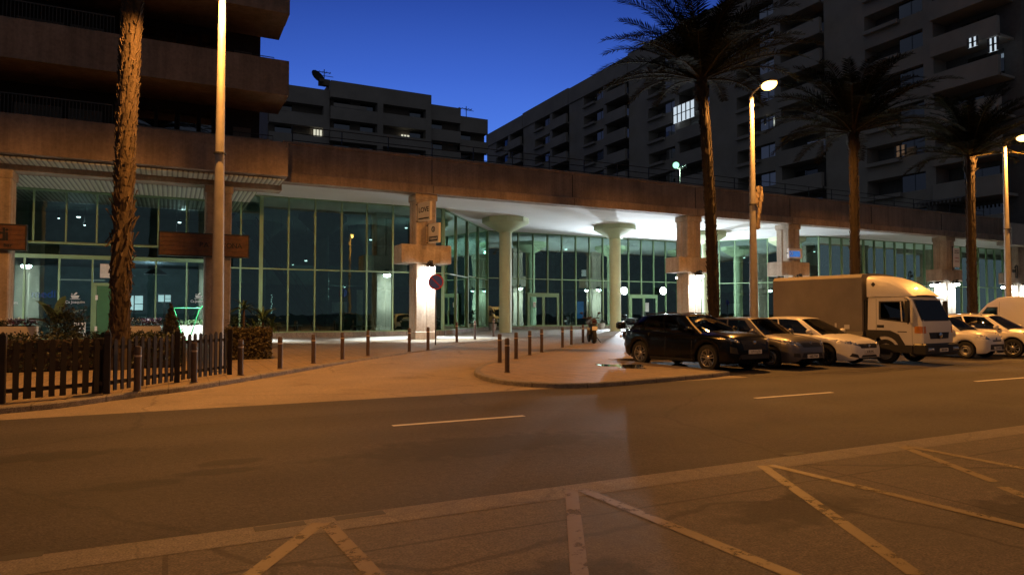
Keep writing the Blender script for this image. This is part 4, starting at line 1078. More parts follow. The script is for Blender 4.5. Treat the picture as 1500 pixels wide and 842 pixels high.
grey = dict(L=4.05, H=1.47, paint='car_grey', wr=.31, fw=.80, rw=3.35, clear=.17, hw=hwp(.86, 4.05, .60),
    zs=[(0, .56), (.04, .64), (.12, .73), (.3, .80), (.7, .86), (1.2, .91), (2.3, .95), (3.4, .98), (3.9, .97), (4.0, .88), (4.05, .78)],
    zc=[(0, .62), (.04, .70), (.12, .80), (.3, .88), (.7, .95), (1.1, 1.0), (1.4, 1.01), (3.4, 1.0), (3.9, 1.0), (4.0, .9), (4.05, .8)],
    zb=[(0, .30), (.05, .22), (.2, .18), (1, .19), (3.2, .19), (3.8, .22), (4.0, .3), (4.05, .42)],
    gh=dict(wr=.56, pa=1.0, prb=3.9, prf=1.78, prr=3.35, zr=[(1.7, 1.40), (2.2, 1.435), (2.8, 1.43), (3.5, 1.38)], bow=.16, wins=[(.10, .45), (.48, .80)], cz=.05),
    rim=('disc', 0, 'steel_rim'), plate=(0, .36), reg='4382 FNR', emb=.72, embk='rhomb', seams=[(1.35, 1.35), (2.4, 2.4), (3.2, 3.35)], handles=(2.2, 3.05), handle='plastic_black',
    front=[([(-.40, .62), (.40, .62), (.44, .74), (-.44, .74)], 'grille', 'dark_rim', 0), ([(.45, .66), (.78, .70), (.80, .84), (.50, .78)], 'headlight', 'headlamp', 0), ([(-.5, .26), (.5, .26), (.42, .46), (-.42, .46)], 'air_intake', 'plastic_black', 0), ([(.54, .34), (.70, .36), (.70, .46), (.56, .45)], 'fog_lamp', 'plastic_black', 0)])
civ = dict(L=4.35, H=1.47, paint='car_white', wr=.32, fw=.90, rw=3.5, clear=.16, hw=hwp(.885, 4.35, .64),
    zs=[(0, .52), (.04, .60), (.12, .68), (.3, .76), (.7, .83), (1.2, .89), (2.4, .95), (3.6, 1.02), (4.15, 1.03), (4.3, .92), (4.35, .8)],
    zc=[(0, .58), (.04, .66), (.12, .74), (.3, .83), (.7, .92), (1.0, .97), (1.3, 1.0), (3.6, 1.03), (4.15, 1.04), (4.3, .94), (4.35, .82)],
    zb=[(0, .26), (.05, .19), (.2, .17), (1, .18), (3.5, .18), (4.0, .22), (4.25, .32), (4.35, .44)],
    gh=dict(wr=.57, pa=.98, prb=4.12, prf=1.95, prr=3.6, zr=[(1.9, 1.40), (2.4, 1.445), (3.0, 1.435), (3.7, 1.36)], bow=.2, wins=[(.08, .45), (.47, .80)], cz=.06),
    rim=('spoke', 5, 'dark_rim'), plate=(0, .44), reg='6120 JHG', emb=.60, seams=[(1.42, 1.42), (2.5, 2.5), (3.3, 3.45)], handles=(2.3, 3.2),
    front=[([(-.42, .54), (.42, .54), (.50, .67), (-.50, .67)], 'grille', 'plastic_black', 0), ([(.46, .60), (.82, .69), (.84, .79), (.56, .70)], 'headlight', 'headlamp', 0), ([(-.46, .24), (.46, .24), (.36, .34), (-.36, .34)], 'air_intake', 'plastic_black', 0), ([(.54, .26), (.78, .30), (.74, .40), (.60, .36)], 'fog_lamp', 'plastic_black', 0)])
c107 = dict(L=3.6, H=1.50, paint='car_white', wr=.29, fw=.68, rw=3.0, clear=.16, hw=hwp(.82, 3.6, .64),
    zs=[(0, .56), (.04, .65), (.12, .74), (.3, .82), (.6, .88), (1.0, .93), (2.0, .97), (3.2, 1.0), (3.5, .98), (3.6, .85)],
    zc=[(0, .62), (.04, .71), (.12, .81), (.3, .90), (.6, .97), (.9, 1.01), (1.2, 1.02), (3.2, 1.02), (3.5, 1.0), (3.6, .87)],
    zb=[(0, .28), (.05, .21), (.2, .18), (1, .19), (2.8, .19), (3.4, .24), (3.6, .4)],
    gh=dict(wr=.54, pa=.82, prb=3.52, prf=1.5, prr=3.2, zr=[(1.4, 1.42), (1.9, 1.465), (2.6, 1.46), (3.3, 1.40)], bow=.16, wins=[(.1, .52), (.55, .86)], cz=.05),
    rim=('disc', 0, 'steel_rim'), plate=(0, .37), reg='7719 GKD', emb=.70, seams=[(1.1, 1.1), (2.2, 2.2)], handles=(2.0,), handle='plastic_black',
    front=[([(-.3, .60), (.3, .60), (.32, .65), (-.32, .65)], 'grille', 'plastic_black', 0), ([(.44, .66), (.73, .70), (.77, .90), (.52, .80)], 'headlight', 'headlamp', 0), ([(-.52, .32), (.52, .32), (.48, .50), (-.48, .50)], 'air_intake', 'plastic_black', 0)])
p308 = dict(L=4.3, H=1.56, paint='car_white', wr=.33, fw=.88, rw=3.5, clear=.18, hw=hwp(.90, 4.3, .64),
    zs=[(0, .58), (.04, .66), (.12, .75), (.3, .83), (.7, .90), (1.2, .95), (2.4, 1.0), (3.5, 1.04), (4.1, 1.03), (4.25, .92), (4.3, .8)],
    zc=[(0, .64), (.04, .72), (.12, .82), (.3, .91), (.7, 1.0), (1.1, 1.05), (1.4, 1.06), (3.5, 1.06), (4.1, 1.05), (4.25, .94), (4.3, .82)],
    zb=[(0, .30), (.05, .22), (.2, .2), (1, .2), (3.5, .2), (4.0, .24), (4.3, .44)],
    gh=dict(wr=.59, pa=.98, prb=4.1, prf=1.85, prr=3.7, zr=[(1.8, 1.47), (2.3, 1.515), (3.0, 1.51), (3.8, 1.45)], bow=.18, wins=[(.07, .43), (.46, .78), (.81, .93)], cz=.05),
    rim=('spoke', 5, 'alloy'), plate=(0, .42), reg='3055 HTL', emb=.74, seams=[(1.4, 1.4), (2.45, 2.45), (3.3, 3.5)], handles=(2.25, 3.2), rails=2,
    front=[([(-.4, .40), (.4, .40), (.46, .60), (-.46, .60)], 'grille', 'plastic_black', 0), ([(.46, .72), (.80, .78), (.84, .92), (.56, .84)], 'headlight', 'headlamp', 0), ([(-.5, .26), (.5, .26), (.46, .36), (-.46, .36)], 'air_intake', 'plastic_black', 0)])
GR = 'cars parked nose out along the far kerb'
def by_wheel(px, py, spec, deg):                                 # the near front tyre stands at this point of the bay
    a = R(deg); lx_, ly_ = -(spec['hw'][5][1]+.0), spec['fw']-spec['L']/2
    return (px-(lx_*math.cos(a)-ly_*math.sin(a)), py-(lx_*math.sin(a)+ly_*math.cos(a)), .006)
make_car('glossy black estate car with silver spoked wheels, nearest of the parked row beside the island', by_wheel(13.08, 14.3, suv, 5), suv, GR, R(5))
make_car('dull grey hatchback squeezed between the black car and a white hatchback', by_wheel(15.45, 14.3, grey, 6), grey, GR, R(6))
make_car('white hatchback with black wheels parked beside the tarpaulin truck', by_wheel(17.8, 14.35, civ, 7), civ, GR, R(7))
make_car('small white city car with steel wheels parked just right of the truck', by_wheel(24.85, 14.3, c107, 6), c107, GR, R(6))
make_car('white family hatchback with roof rails and alloy wheels, parked furthest right', by_wheel(27.1, 13.95, p308, 5), p308, GR, R(5))

# cargo truck with tarpaulin box ----------------------------------
tr = thing('cargo_truck', 'white cabbed light truck with a grey brown tarpaulin box and roof deflector', 'truck')
W = .95
def loft(prof_rows):                                             # rows of (halfwidth, y, z) outlines -> body of mirrored sections
    m = MB(); m.grid(prof_rows); return m
# cab: side outline pushed across, with softened flanks
cab = [(.02, .62), (.0, .80), (.03, 1.16), (.10, 1.32), (.42, 2.02), (.52, 2.10), (1.68, 2.12), (1.72, 2.08), (1.74, .98), (1.55, .97), (1.48, .80), (1.30, .66), (.70, .66), (.58, .80), (.54, .62)]
cab = [(.02, .55), (.0, .80), (.02, 1.22), (.06, 1.33), (.36, 2.02), (.46, 2.10), (1.68, 2.12), (1.72, 2.08), (1.74, 1.0), (1.56, .98), (1.42, .88), (1.18, .60), (1.1, .55)]
m = MB(); secs_ = []
for x, ins in ((-W, .05), (-W+.03, .015), (-W+.12, 0), (W-.12, 0), (W-.03, .015), (W, .05)):
    cyy = .87; czz = 1.35; row = []
    for (y, z) in cab: row.append(Vector((x*(1-.035*max(0, (z-1.2)/.9)), y+(ins if y < .5 else -ins*.3), z-(ins*.6 if z > 2 else 0))))
    secs_.append(row+[row[0]])
m.grid(secs_); k = len(secs_[0]); m.f.append(tuple(range(k-1))); m.f.append(tuple(range(5*k, 5*k+k-1)))
cb = m.build('cab', 'truck_white', tr, 35, True)
bm = bmesh.new(); bm.from_mesh(cb.data); bv = BVHTree.FromBMesh(bm); bm.free()
patch(bv, [(-.88, 1.36), (.88, 1.36), (.82, 1.97), (-.82, 1.97)], 'f', 10, 6, .012, .02).build('windscreen', 'car_glass_dark' if 'car_glass_dark' in MATS else 'plastic_black', tr, 40) if False else None
glass('truck_glass', (.02, .02, .022), .07, .01, (1, 1, 1), .4)
ws = patch(bv, [(-.90, 1.34), (.90, 1.34), (.84, 2.0), (-.84, 2.0)], 'f', 10, 6, .006, .02).build('windscreen_seal', 'plastic_black', tr, 40)
patch(bv, [(-.86, 1.38), (.86, 1.38), (.80, 1.96), (-.80, 1.96)], 'f', 10, 6, .010, -.007).build('windscreen', 'truck_glass', ws, 40)
for s, d in ((-1, 'l'), (1, 'r')):
    a = patch(bv, [(.42, 1.28), (1.36, 1.38), (1.36, 1.96), (.60, 1.96)], d, 6, 4, .006, .02).build('side_window', 'plastic_black', tr, 40)
    patch(bv, [(.50, 1.33), (1.30, 1.42), (1.30, 1.92), (.64, 1.92)], d, 6, 4, .010, -.007)  .build('pane', 'truck_glass', a, 40)
    m = patch(bv, [(.62, 1.33), (.66, 1.33), (.70, 1.94), (.66, 1.94)], d, 1, 3, .013, -.01); m.build('window_bar', 'truck_white', a)
    patch(bv, [(1.2, 1.12), (1.42, 1.12), (1.42, 1.21), (1.2, 1.21)], d, 3, 2, .008, .01).build('door_handle', 'plastic_black', tr, 40)
    for q in ([(.34, .62), (.348, .62), (.348, 1.3), (.34, 1.3)], [(1.44, .95), (1.448, .95), (1.448, 2.05), (1.44, 2.05)]): patch(bv, q, d, 1, 6, .002, .01).build('door_seam', 'plastic_black', tr)
    patch(bv, [(.05, .97), (.27, .97), (.27, 1.18), (.05, 1.18)], d, 4, 3, .01, .02).build('indicator', 'amber', tr, 40)
    patch(bv, [(.5, .99), (.78, .99), (.78, 1.02), (.5, 1.02)], d, 2, 1, .004, .01).build('badge', 'dark_rim', tr)
    m = MB(); m.tube([(s*.97, .44, 1.34), (s*1.15, .36, 1.26), (s*1.2, .36, 1.35)], .018, 6); m.tube([(s*.95, .55, 2.04), (s*1.17, .36, 2.02)], .016, 6); m.bbox(s*1.2-.05, s*1.2+.05, .28, .42, 1.30, 1.98, .03); m.build('wing_mirror', 'plastic_black', tr, 40)
# corner indicators as seen from the front
for s in (-1, 1): patch(bv, [(s*.80, .97), (s*.985, .97), (s*.985, 1.18), (s*.80, 1.18)], 'f', 4, 3, .008, .02).build('indicator', 'amber', tr, 40)
gr = patch(bv, [(-.56, .80), (.56, .80), (.62, .99), (-.62, .99)], 'f', 8, 3, .012, .02).build('grille', 'plastic_black', tr, 40)
m = MB(); m.lathe([(.075, 0), (.095, .012), (.075, .024)], 20, Matrix.Translation((0, -.035, .90)) @ Matrix.Rotation(PI/2, 4, 'X')); m.box(-.12, .12, -.045, -.03, .88, .92); m.build('emblem', 'chrome', gr, 40)
m = MB(); m.bbox(-1.02, 1.02, -.12, .32, .30, .66, .05); bp_ = m.build('bumper', 'plastic_black', tr, 30)
for s in (-1, 1):
    m = MB(); m.bbox(s*.78-.17, s*.78+.17, -.135, -.10, .42, .54, .015); hl = m.build('headlight', 'headlamp', tr)
    m = MB(); m.sphere((s*.86, -.13, .48), .045, 10, 6); m.sphere((s*.70, -.13, .48), .045, 10, 6); m.build('reflector', 'lamp_silver', hl, 60)
m = MB(); m.bbox(-.26, .26, -.14, -.115, .40, .51, .008); pl = m.build('number_plate', 'plate_white', tr); text('plate_lettering', '8034 DRV', .09, 'letter_black', facing((0, -.142, .455), 0, -1), pl, .001)
m = MB(); m.box(-1.0, 1.0, .32, 1.75, .36, .60); m.box(-.98, -.6, 1.0, 1.5, .3, .36); m.build('step', 'plastic_black', tr)
# wind deflector
rows = []
for k in range(9):
    f = k/8; yb = lerp(.34, 1.72, f); zt = 2.12+.66*math.sin(f*PI/2*1.0)**.9 + .0; hw_ = .97-.10*(1-f)**2
    rows.append([Vector((-hw_, yb, 2.10)), Vector((-hw_, yb, lerp(2.10, zt, .6))), Vector((-hw_*.96, yb+.01, lerp(2.1, zt, .85))), Vector((-hw_*.85, yb+.02, zt-.01))]+[Vector((u*hw_, yb+.02, zt+.03*(1-u*u))) for u in (-.6, -.3, 0, .3, .6)]
                + [Vector((hw_*.85, yb+.02, zt-.01)), Vector((hw_*.96, yb+.01, lerp(2.1, zt, .85))), Vector((hw_, yb, lerp(2.10, zt, .6))), Vector((hw_, yb, 2.10))])
m = MB(); m.grid(rows); m.f.append(tuple(range(8*13, 9*13))); dfl = m.build('wind_deflector', 'truck_white', tr, 40)
m = MB()
for s in (-1,):
    for q in (.0,): m.prism([(1.5, 2.58), (1.57, 2.50), (1.5, 2.42), (1.43, 2.50)], -.985, -.975, 'x')
m.build('diamond_mark', 'dark_rim', dfl)
# box, chassis, wheels
BX, B0, B1, ZT = 1.02, 1.86, 5.15, 2.88
m = MB(); rows = []
for k in range(14):
    y = lerp(B0, B1, k/13); s_ = .004*math.sin(k*PI/1.5)
    rows.append([Vector((-BX+s_, y, .98)), Vector((-BX-s_*.5, y, 1.7)), Vector((-BX+s_, y, 2.74)), Vector((-BX+.08, y, 2.85+s_*.5)), Vector((-.5, y, ZT+s_)), Vector((0, y, ZT+.012)), Vector((.5, y, ZT+s_)), Vector((BX-.08, y, 2.85+s_*.5)), Vector((BX-s_, y, 2.74)), Vector((BX, y, 1.7)), Vector((BX, y, .98))])
m.grid(rows); n = 11; m.f.append(tuple(range(n))); m.f.append(tuple(range(13*n, 14*n))); bxo = m.build('tarpaulin_box', 'tarp', tr, 35)
m = MB(); m.box(-BX-.012, BX+.012, B0-.02, B1+.02, .84, .975); m.build('load_bed', 'steel_rim', tr)
m = MB()
for y in (B0+.9, B0+1.9, B0+2.9): m.box(-BX-.015, -BX+.01, y-.03, y+.03, .96, 1.25)
m.build('tarp_strap', 'plate_white', bxo)
m = MB(); m.bbox(-BX-.02, -BX-.006, B0+.42, B0+.60, 1.06, 1.2, .003); m.build('number_plate', 'plate_white', tr)
m = MB(); m.box(-.42, -.3, .4, B1-.1, .5, .83); m.box(.3, .42, .4, B1-.1, .5, .83); m.bbox(-.95, -.5, 2.2, 3.1, .42, .8, .04); m.box(-.9, .9, 1.78, 1.86, .7, 2.0); m.build('chassis', 'plastic_black', tr)
for s in (-1, 1):
    a0 = [(1.17+.46*math.cos(PI*k/12), .40+.46*math.sin(PI*k/12)) for k in range(13)]
    m = MB(); xi, xo = sorted((s*.70, s*.975)); m.prism(a0+[(.60, .40), (.56, .62), (.74, .92), (1.0, 1.04), (1.755, 1.05), (1.755, .40)], xi, xo, 'x')
    m.build('mudguard', 'plastic_black', tr, 40)
for s in (-1, 1):
    for y in (1.17, 4.1): wheel(tr, s*.86, y, .385, .22, 'disc', 0, s, 'steel_rim')
tr.rotation_euler = (0, 0, R(7)); a_ = R(7)
tr.location = (20.2-(-.97*math.cos(a_)-1.17*math.sin(a_)), 14.05-(-.97*math.sin(a_)+1.17*math.cos(a_)), .006)

# white van further right, nose towards the building -----------------------
vn = thing('delivery_van', 'white high roofed van showing its cab end above the last parked car', 'van')
side = [(0, .45), (.0, .82), (.15, 1.0), (.85, 1.14), (1.0, 1.2), (1.72, 2.02), (2.15, 2.28), (2.6, 2.33), (5.1, 2.33), (5.2, 2.25), (5.25, .45)]
m = MB(); secs_ = []
for x, ins in ((-.98, .06), (-.95, .02), (-.84, 0), (.84, 0), (.95, .02), (.98, .06)):
    row = [Vector((x*(1-.09*max(0, (z-1.2)/1.1)), -y+(ins*(-1 if y < 3 else 1)), z-ins*(.6 if z > 2 else 0))) for y, z in side]
    secs_.append(row+[row[0]])
m.grid(secs_); k = len(secs_[0]); m.f.append(tuple(range(k-1))); m.f.append(tuple(range(5*k, 5*k+k-1)))
vb = m.build('body', 'van_white', vn, 35, True)
bm = bmesh.new(); bm.from_mesh(vb.data); bv = BVHTree.FromBMesh(bm); bm.free()
for d in 'lr':
    a = patch(bv, [(-1.26, 1.2), (-2.2, 1.2), (-2.2, 1.86), (-1.74, 1.86)], d, 6, 4, .006, .02).build('side_window', 'plastic_black', vn, 40)
    patch(bv, [(-1.36, 1.24), (-2.16, 1.24), (-2.16, 1.82), (-1.76, 1.82)], d, 6, 4, .010, -.007).build('pane', 'flat_glass', a, 40)
    for yy in (-2.26, -3.5): patch(bv, [(yy, .5), (yy-.01, .5), (yy-.01, 2.1), (yy, 2.1)], d, 1, 8, .002, .01).build('door_seam', 'plastic_black', vn)
patch(bv, [(-.75, 1.24), (.75, 1.24), (.70, 1.95), (-.70, 1.95)], 'b', 8, 4, .006, .02).build('windscreen', 'flat_glass', vn, 40)
for s in (-1, 1):
    patch(bv, [(s*.6, .82), (s*.9, .84), (s*.9, 1.0), (s*.62, .98)], 'b', 4, 3, .01, .02).build('headlight', 'headlamp', vn, 40)
    m = MB(); m.bbox(s*1.0-.05 if s < 0 else s*1.0-.05, s*1.0+.05, -1.5, -1.38, 1.25, 1.5, .02); m.tube([(s*.93, -1.45, 1.3), (s*1.0, -1.45, 1.35)], .02, 6); m.build('wing_mirror', 'plastic_black', vn)
    for y in (-.95, -4.2): wheel(vn, s*.87, y, .34, .21, 'disc', 0, s, 'steel_rim')
vn.location = (35.0, 20.3, .006)

# motorbike and scooters ---------------------------------------------------
def two_wheeler(name, label, loc, rz, sport=True, group=None):
    t = thing(name, label, 'motorbike' if sport else 'scooter', loc, rz, group)
    r = .31 if sport else .25; wb = 1.42 if sport else 1.3; w = .17 if sport else .12
    for y in (0, -wb):
        Mx = Matrix.Translation((0, y, r)) @ Matrix.Rotation(PI/2, 4, 'Y'); m = MB(); ww = w if y == 0 else w*.7
        m.lathe([(r*.72, -ww*.4), (r*.86, -ww/2), (r*.96, -ww*.3), (r, 0), (r*.96, ww*.3), (r*.86, ww/2), (r*.72, ww*.4), (r*.72, -ww*.4)], 28, Mx, cap=False); wo = m.build('wheel', 'rubber', t, 40)
        m = MB(); m.lathe([(r*.73, -.03), (r*.66, -.02), (r*.66, .02), (r*.73, .03)], 24, Mx, cap=False); m.lathe([(.05, -.05), (.05, .05)], 12, Mx)
        for k in range(5): 
            A = Mx @ Matrix.Rotation(2*PI*k/5, 4, 'Z'); m.box(.04, r*.68, -.02, .02, -.015, .015, A)
        m.build('rim', 'dark_rim', wo, 40)
    m = MB()
    if sport:
        m.tube([(0, -wb, r), (0, -wb+.34, .88), (0, -wb+.40, 1.0)], .05, 8); m.tube([(0, 0, r), (0, -.45, .45), (0, -.75, .5)], .05, 8); m.tube([(0, -.75, .5), (0, -1.05, .85)], .06, 8)
        m.bbox(-.17, .17, -1.0, -.45, .3, .62, .06); m.build('frame', 'black_iron', t, 40)
        m = MB(); m.sphere((0, -.82, .86), 1, 16, 10, (.19, .34, .15)); m.build('fuel_tank', 'car_grey', t, 60)
        m = MB(); m.sphere((0, -.36, .86), 1, 14, 8, (.15, .34, .07)); m.build('seat', 'rubber', t, 60)
        m = MB(); m.prism([(-.14, .82), (.14, .82), (.10, 1.0), (.0, 1.06), (-.10, 1.0)], -.12, .14, 'y'); m.build('tail_unit', 'car_grey', t)
        m = MB(); m.bbox(-.07, .07, .13, .16, .88, .95, .01); m.build('tail_light', 'tail_red', t)
        m = MB(); m.box(-.07, .07, .12, .24, .60, .82); m.build('rear_guard', 'plastic_black', t)
        m = MB(); m.bbox(-.11, .11, .25, .262, .56, .72, .004); m.build('number_plate', 'plate_white', t)
        m = MB(); m.tube([(.17, -.7, .35), (.2, -.2, .42), (.24, .15, .62)], [.05, .06, .065], 12); m.build('exhaust', 'steel_rim', t, 40)
        m = MB(); m.tube([(-.38, -.92, 1.06), (-.2, -1.03, 1.05), (0, -1.06, 1.02), (.2, -1.03, 1.05), (.38, -.92, 1.06)], .02, 8)
        for s in (-1, 1): m.tube([(s*.25, -1.0, 1.05), (s*.36, -1.04, 1.25)], .012, 6); m.sphere((s*.38, -1.04, 1.27), 1, 10, 6, (.075, .02, .045))
        m.build('handlebar', 'black_iron', t, 50)
        m = MB(); m.bbox(-.15, .15, -1.35, -1.1, .85, 1.12, .07); m.build('headlamp_cowl', 'plastic_black', t, 50)
        m = MB(); m.tube([(-.16, -.55, .3), (-.36, -.5, .02)], .018, 6); m.build('side_stand', 'black_iron', t)
    else:
        m.sphere((0, -.1, .58), 1, 16, 10, (.2, .45, .24)); m.bbox(-.2, .2, -.85, -.3, .26, .36, .04); m.prism([(-1.05, .3), (-.85, .32), (-1.02, 1.02), (-1.14, 1.0), (-1.25, .62)], -.2, .2, 'x'); m.build('body', 'car_black', t, 50)
        m = MB(); m.sphere((0, -.2, .82), 1, 14, 8, (.16, .42, .07)); m.build('seat', 'rubber', t, 60)
        m = MB(); m.bbox(-.2, .2, .22, .55, .84, 1.14, .07); m.build('top_box', 'car_black', t, 40)
        m = MB(); m.tube([(0, -wb, r), (0, -wb+.22, .95)], .04, 8); m.tube([(-.34, -.98, 1.06), (0, -1.08, 1.05), (.34, -.98, 1.06)], .018, 8)
        for s in (-1, 1): m.tube([(s*.22, -1.0, 1.05), (s*.32, -1.02, 1.24)], .01, 6); m.sphere((s*.33, -1.02, 1.27), 1, 10, 6, (.07, .02, .05))
        m.build('handlebar', 'black_iron', t, 50)
        m = MB(); m.prism([(-.19, .55), (.19, .55), (.12, 1.35), (-.12, 1.35)], -1.15, -1.14, 'y', Matrix.Rotation(R(0), 4, 'X')); m.build('windshield', 'clear_lens', t)
        m = MB(); m.bbox(-.1, .1, .38, .40, .5, .64, .004); m.build('number_plate', 'plate_white', t); m = MB(); m.bbox(-.14, .14, .28, .33, .68, .75, .015); m.build('tail_light', 'tail_red', t)
    return t
p = GP(870, 503); two_wheeler('motorcycle', 'motorcycle with a pale tail seen from behind, standing alone between bollard and mushroom column', (p.x, p.y, p.z), R(155)).scale = (1.12, 1.12, 1.12)
p = GP(917, 513); two_wheeler('scooter', 'glossy black scooter half hidden behind the back of the black estate car', (p.x+.35, p.y+.2, p.z), R(75), False)
p = PV(922, 470, 41.5); two_wheeler('scooter', 'dark scooter by the far entrance doors, above the black car roof', (p.x, 41.5, pz(41.5)), R(40), False)
# ------------------------------------------------------------------ palms
rng = random.Random(11)
def trunk_mesh(H, r0, r1, lean, pitch, per, shag, seed):
    rg = random.Random(seed); m = MB(); pts = []; rad = []
    for k in range(15):
        f = k/14; pts.append((lean[0]*f*f, lean[1]*f*f, H*f)); rad.append(lerp(r0, r1, f)*(1.25 if k == 0 else 1))
    m.tube(pts, rad, 14)
    z = .15; i = 0
    while z < H:
        f = z/H; r = lerp(r0, r1, f); c = Vector((lean[0]*f*f, lean[1]*f*f, 0))
        sh = shag(f)
        for k in range(per):
            a = 2*PI*(k/per)+i*.39*2+rg.uniform(-.12, .12); d = Vector((math.cos(a), math.sin(a), 0)); t = Vector((-d.y, d.x, 0))
            w = 2*PI*r/per*rg.uniform(.5, .8); out = rg.uniform(.02, .06)+sh*rg.uniform(-.02, .13)*(1 if rg.random() < .6 else .3); h = pitch*rg.uniform(1.2, 2.1)+sh*rg.uniform(0, .16); dn = -1 if rg.random() < sh*.35 else 1
            p = c+d*(r-.015)+Vector((0, 0, z+rg.uniform(-.03, .03)))
            tip = c+d*(r+out)+Vector((0, 0, z+h*dn))+t*rg.uniform(-.04, .04)
            m.add([p-t*w/2, p+t*w/2, tip+t*w*.22, tip-t*w*.22, p+d*.03-t*w*.3+Vector((0, 0, h*.3*dn)), p+d*.03+t*w*.3+Vector((0, 0, h*.3*dn)), tip-d*.035+t*w*.15, tip-d*.035-t*w*.15],
                  [(0, 1, 5, 4), (4, 5, 2, 3), (1, 6, 2, 5), (0, 4, 3, 7), (3, 2, 6, 7)])
        z += pitch*rg.uniform(.85, 1.15); i += 1
    return m, Vector((lean[0], lean[1], H))
def crown_mesh(n, Lf, seed):
    rg = random.Random(seed); lf = MB(); rc = MB()
    for i in range(n):
        az = i*2.39996+rg.uniform(-.15, .15); u = (i+.5)/n
        el = lerp(88, 6, u**1.05)+rg.uniform(-7, 7); Ln = Lf*rg.uniform(.82, 1.08)*(1-.12*abs(u-.5))
        d = Vector((math.cos(az), math.sin(az), 0)); side = Vector((-d.y, d.x, 0))
        P = Vector((0, 0, .15))+d*.12; e = R(el); pts = [P.copy()]; ns = 22; drop = rg.uniform(62, 92)*(1.05-u*.3); sw = rg.uniform(-.5, .5)
        for k in range(ns):
            f = k/ns; e2 = e-R(drop)*f**1.8; dd = (d*math.cos(e2)+Vector((0, 0, 1))*math.sin(e2)+side*sw*f*.35).normalized(); P = P+dd*(Ln/ns); pts.append(P.copy())
        rc.tube(pts, [lerp(.045, .006, k/ns) for k in range(ns+1)], 4, False)
        nl = 70
        for k in range(5, nl):
            f = k/nl; q = f*ns; a = int(q); p = pts[a].lerp(pts[min(a+1, ns)], q-a); t = (pts[min(a+1, ns)]-pts[max(a-1, 0)]).normalized()
            s2 = t.cross(Vector((0, 0, 1)));  s2 = s2.normalized() if s2.length > .05 else side
            up = s2.cross(t).normalized(); ll = .60*min(1, (f-.04)*5)*(1-.62*f**2.2)*rg.uniform(.85, 1.15)
            for s in (-1, 1):
                fw = lerp(.35, .95, f); v = (s2*s*1.0+t*fw+up*rg.uniform(.15, .5)-Vector((0, 0, rg.uniform(.0, .22)))).normalized()
                w = t*.024
                tip = p+v*ll-Vector((0, 0, ll*ll*.22)); mid = p+v*ll*.5
                lf.add([p-w*.6, p+w*.6, mid+w, tip, mid-w], [(0, 1, 2, 4), (4, 2, 3)])
    return lf, rc
CROWNS = []
for sd in (3, 8):
    lf, rc = crown_mesh(56, 4.1, sd)
    o = lf.build('crown', 'palm_leaf'); r_ = rc.build('frond_stem', 'palm_rachis'); CROWNS.append((o.data, r_.data)); bpy.data.objects.remove(o); bpy.data.objects.remove(r_)
def palm(label, base, H, r0, r1, lean, ci, rz, shag, seed, sc=1.0, pitch=.13, per=8, bark='palm_bark_silhouette'):
    t = thing('palm_tree', label, 'palm tree', base, 0, 'palm trees along the far pavement')
    m, top = trunk_mesh(H, r0, r1, lean, pitch, per, shag, seed); m.build('trunk', bark, t)
    c = bpy.data.objects.new('crown', CROWNS[ci][0]); COL.objects.link(c); c.parent = t; c.location = top; c.rotation_euler = (0, 0, rz); c.scale = (sc, sc, sc)
    s = bpy.data.objects.new('frond_stem', CROWNS[ci][1]); COL.objects.link(s); s.parent = c
    m = MB(); m.lathe([(r1*1.02, -.75), (r1*1.45, -.35), (r1*1.5, -.1), (r1*.9, .25)], 12, Matrix.Translation(top))
    rg = random.Random(seed+50)
    for k in range(46):
        a = rg.uniform(0, 2*PI); z = rg.uniform(-.7, .1); d = Vector((math.cos(a), math.sin(a), 0)); tt = Vector((-d.y, d.x, 0)); p = top+d*r1*1.3+Vector((0, 0, z)); q = p+d*rg.uniform(.05, .16)+Vector((0, 0, rg.uniform(.1, .3)))
        m.add([p-tt*.06, p+tt*.06, q+tt*.03, q-tt*.03, p-d*.05], [(0, 1, 2, 3), (0, 3, 4), (1, 4, 2)])
    m.build('crown_base', bark, t)
    return t
b = G(174, 541, .1)
palm('shaggy palm trunk rising behind the picket fence at the left, its crown out of frame', (b.x, b.y, b.z), 13.2, .215, .24, (.25, .0), 0, .4, lambda f: 1.35*math.exp(-((f-.26)/.075)**2)+.16+2.6*max(0, f-.66), 5, 1.0, .12, 9, 'palm_bark')
def pbase(px, y): return PV(px, 470, y).x
x2 = pbase(1046, 19.6); palm('palm between the street lamp and the bright entrance, its fronds against the sky', (x2, 19.6, .1), 10.2, .20, .155, (-.42, .1), 1, 2.2, lambda f: .15, 6, 1.06, .14, 8)
x3 = pbase(1254, 20.2); palm('palm rising behind the cargo truck, crown dark against the grey slab', (x3, 20.2, .1), 9.4, .19, .15, (.05, 0), 0, 1.3, lambda f: .12, 7, 1.05, .14, 8)
x4 = pbase(1425, 20.2); palm('palm at the far right with a lit trunk top beside a street lamp', (x4, 20.2, .1), 9.2, .20, .17, (.1, 0), 1, 4.0, lambda f: .12+.3*(f > .85), 8, .95, .14, 8)

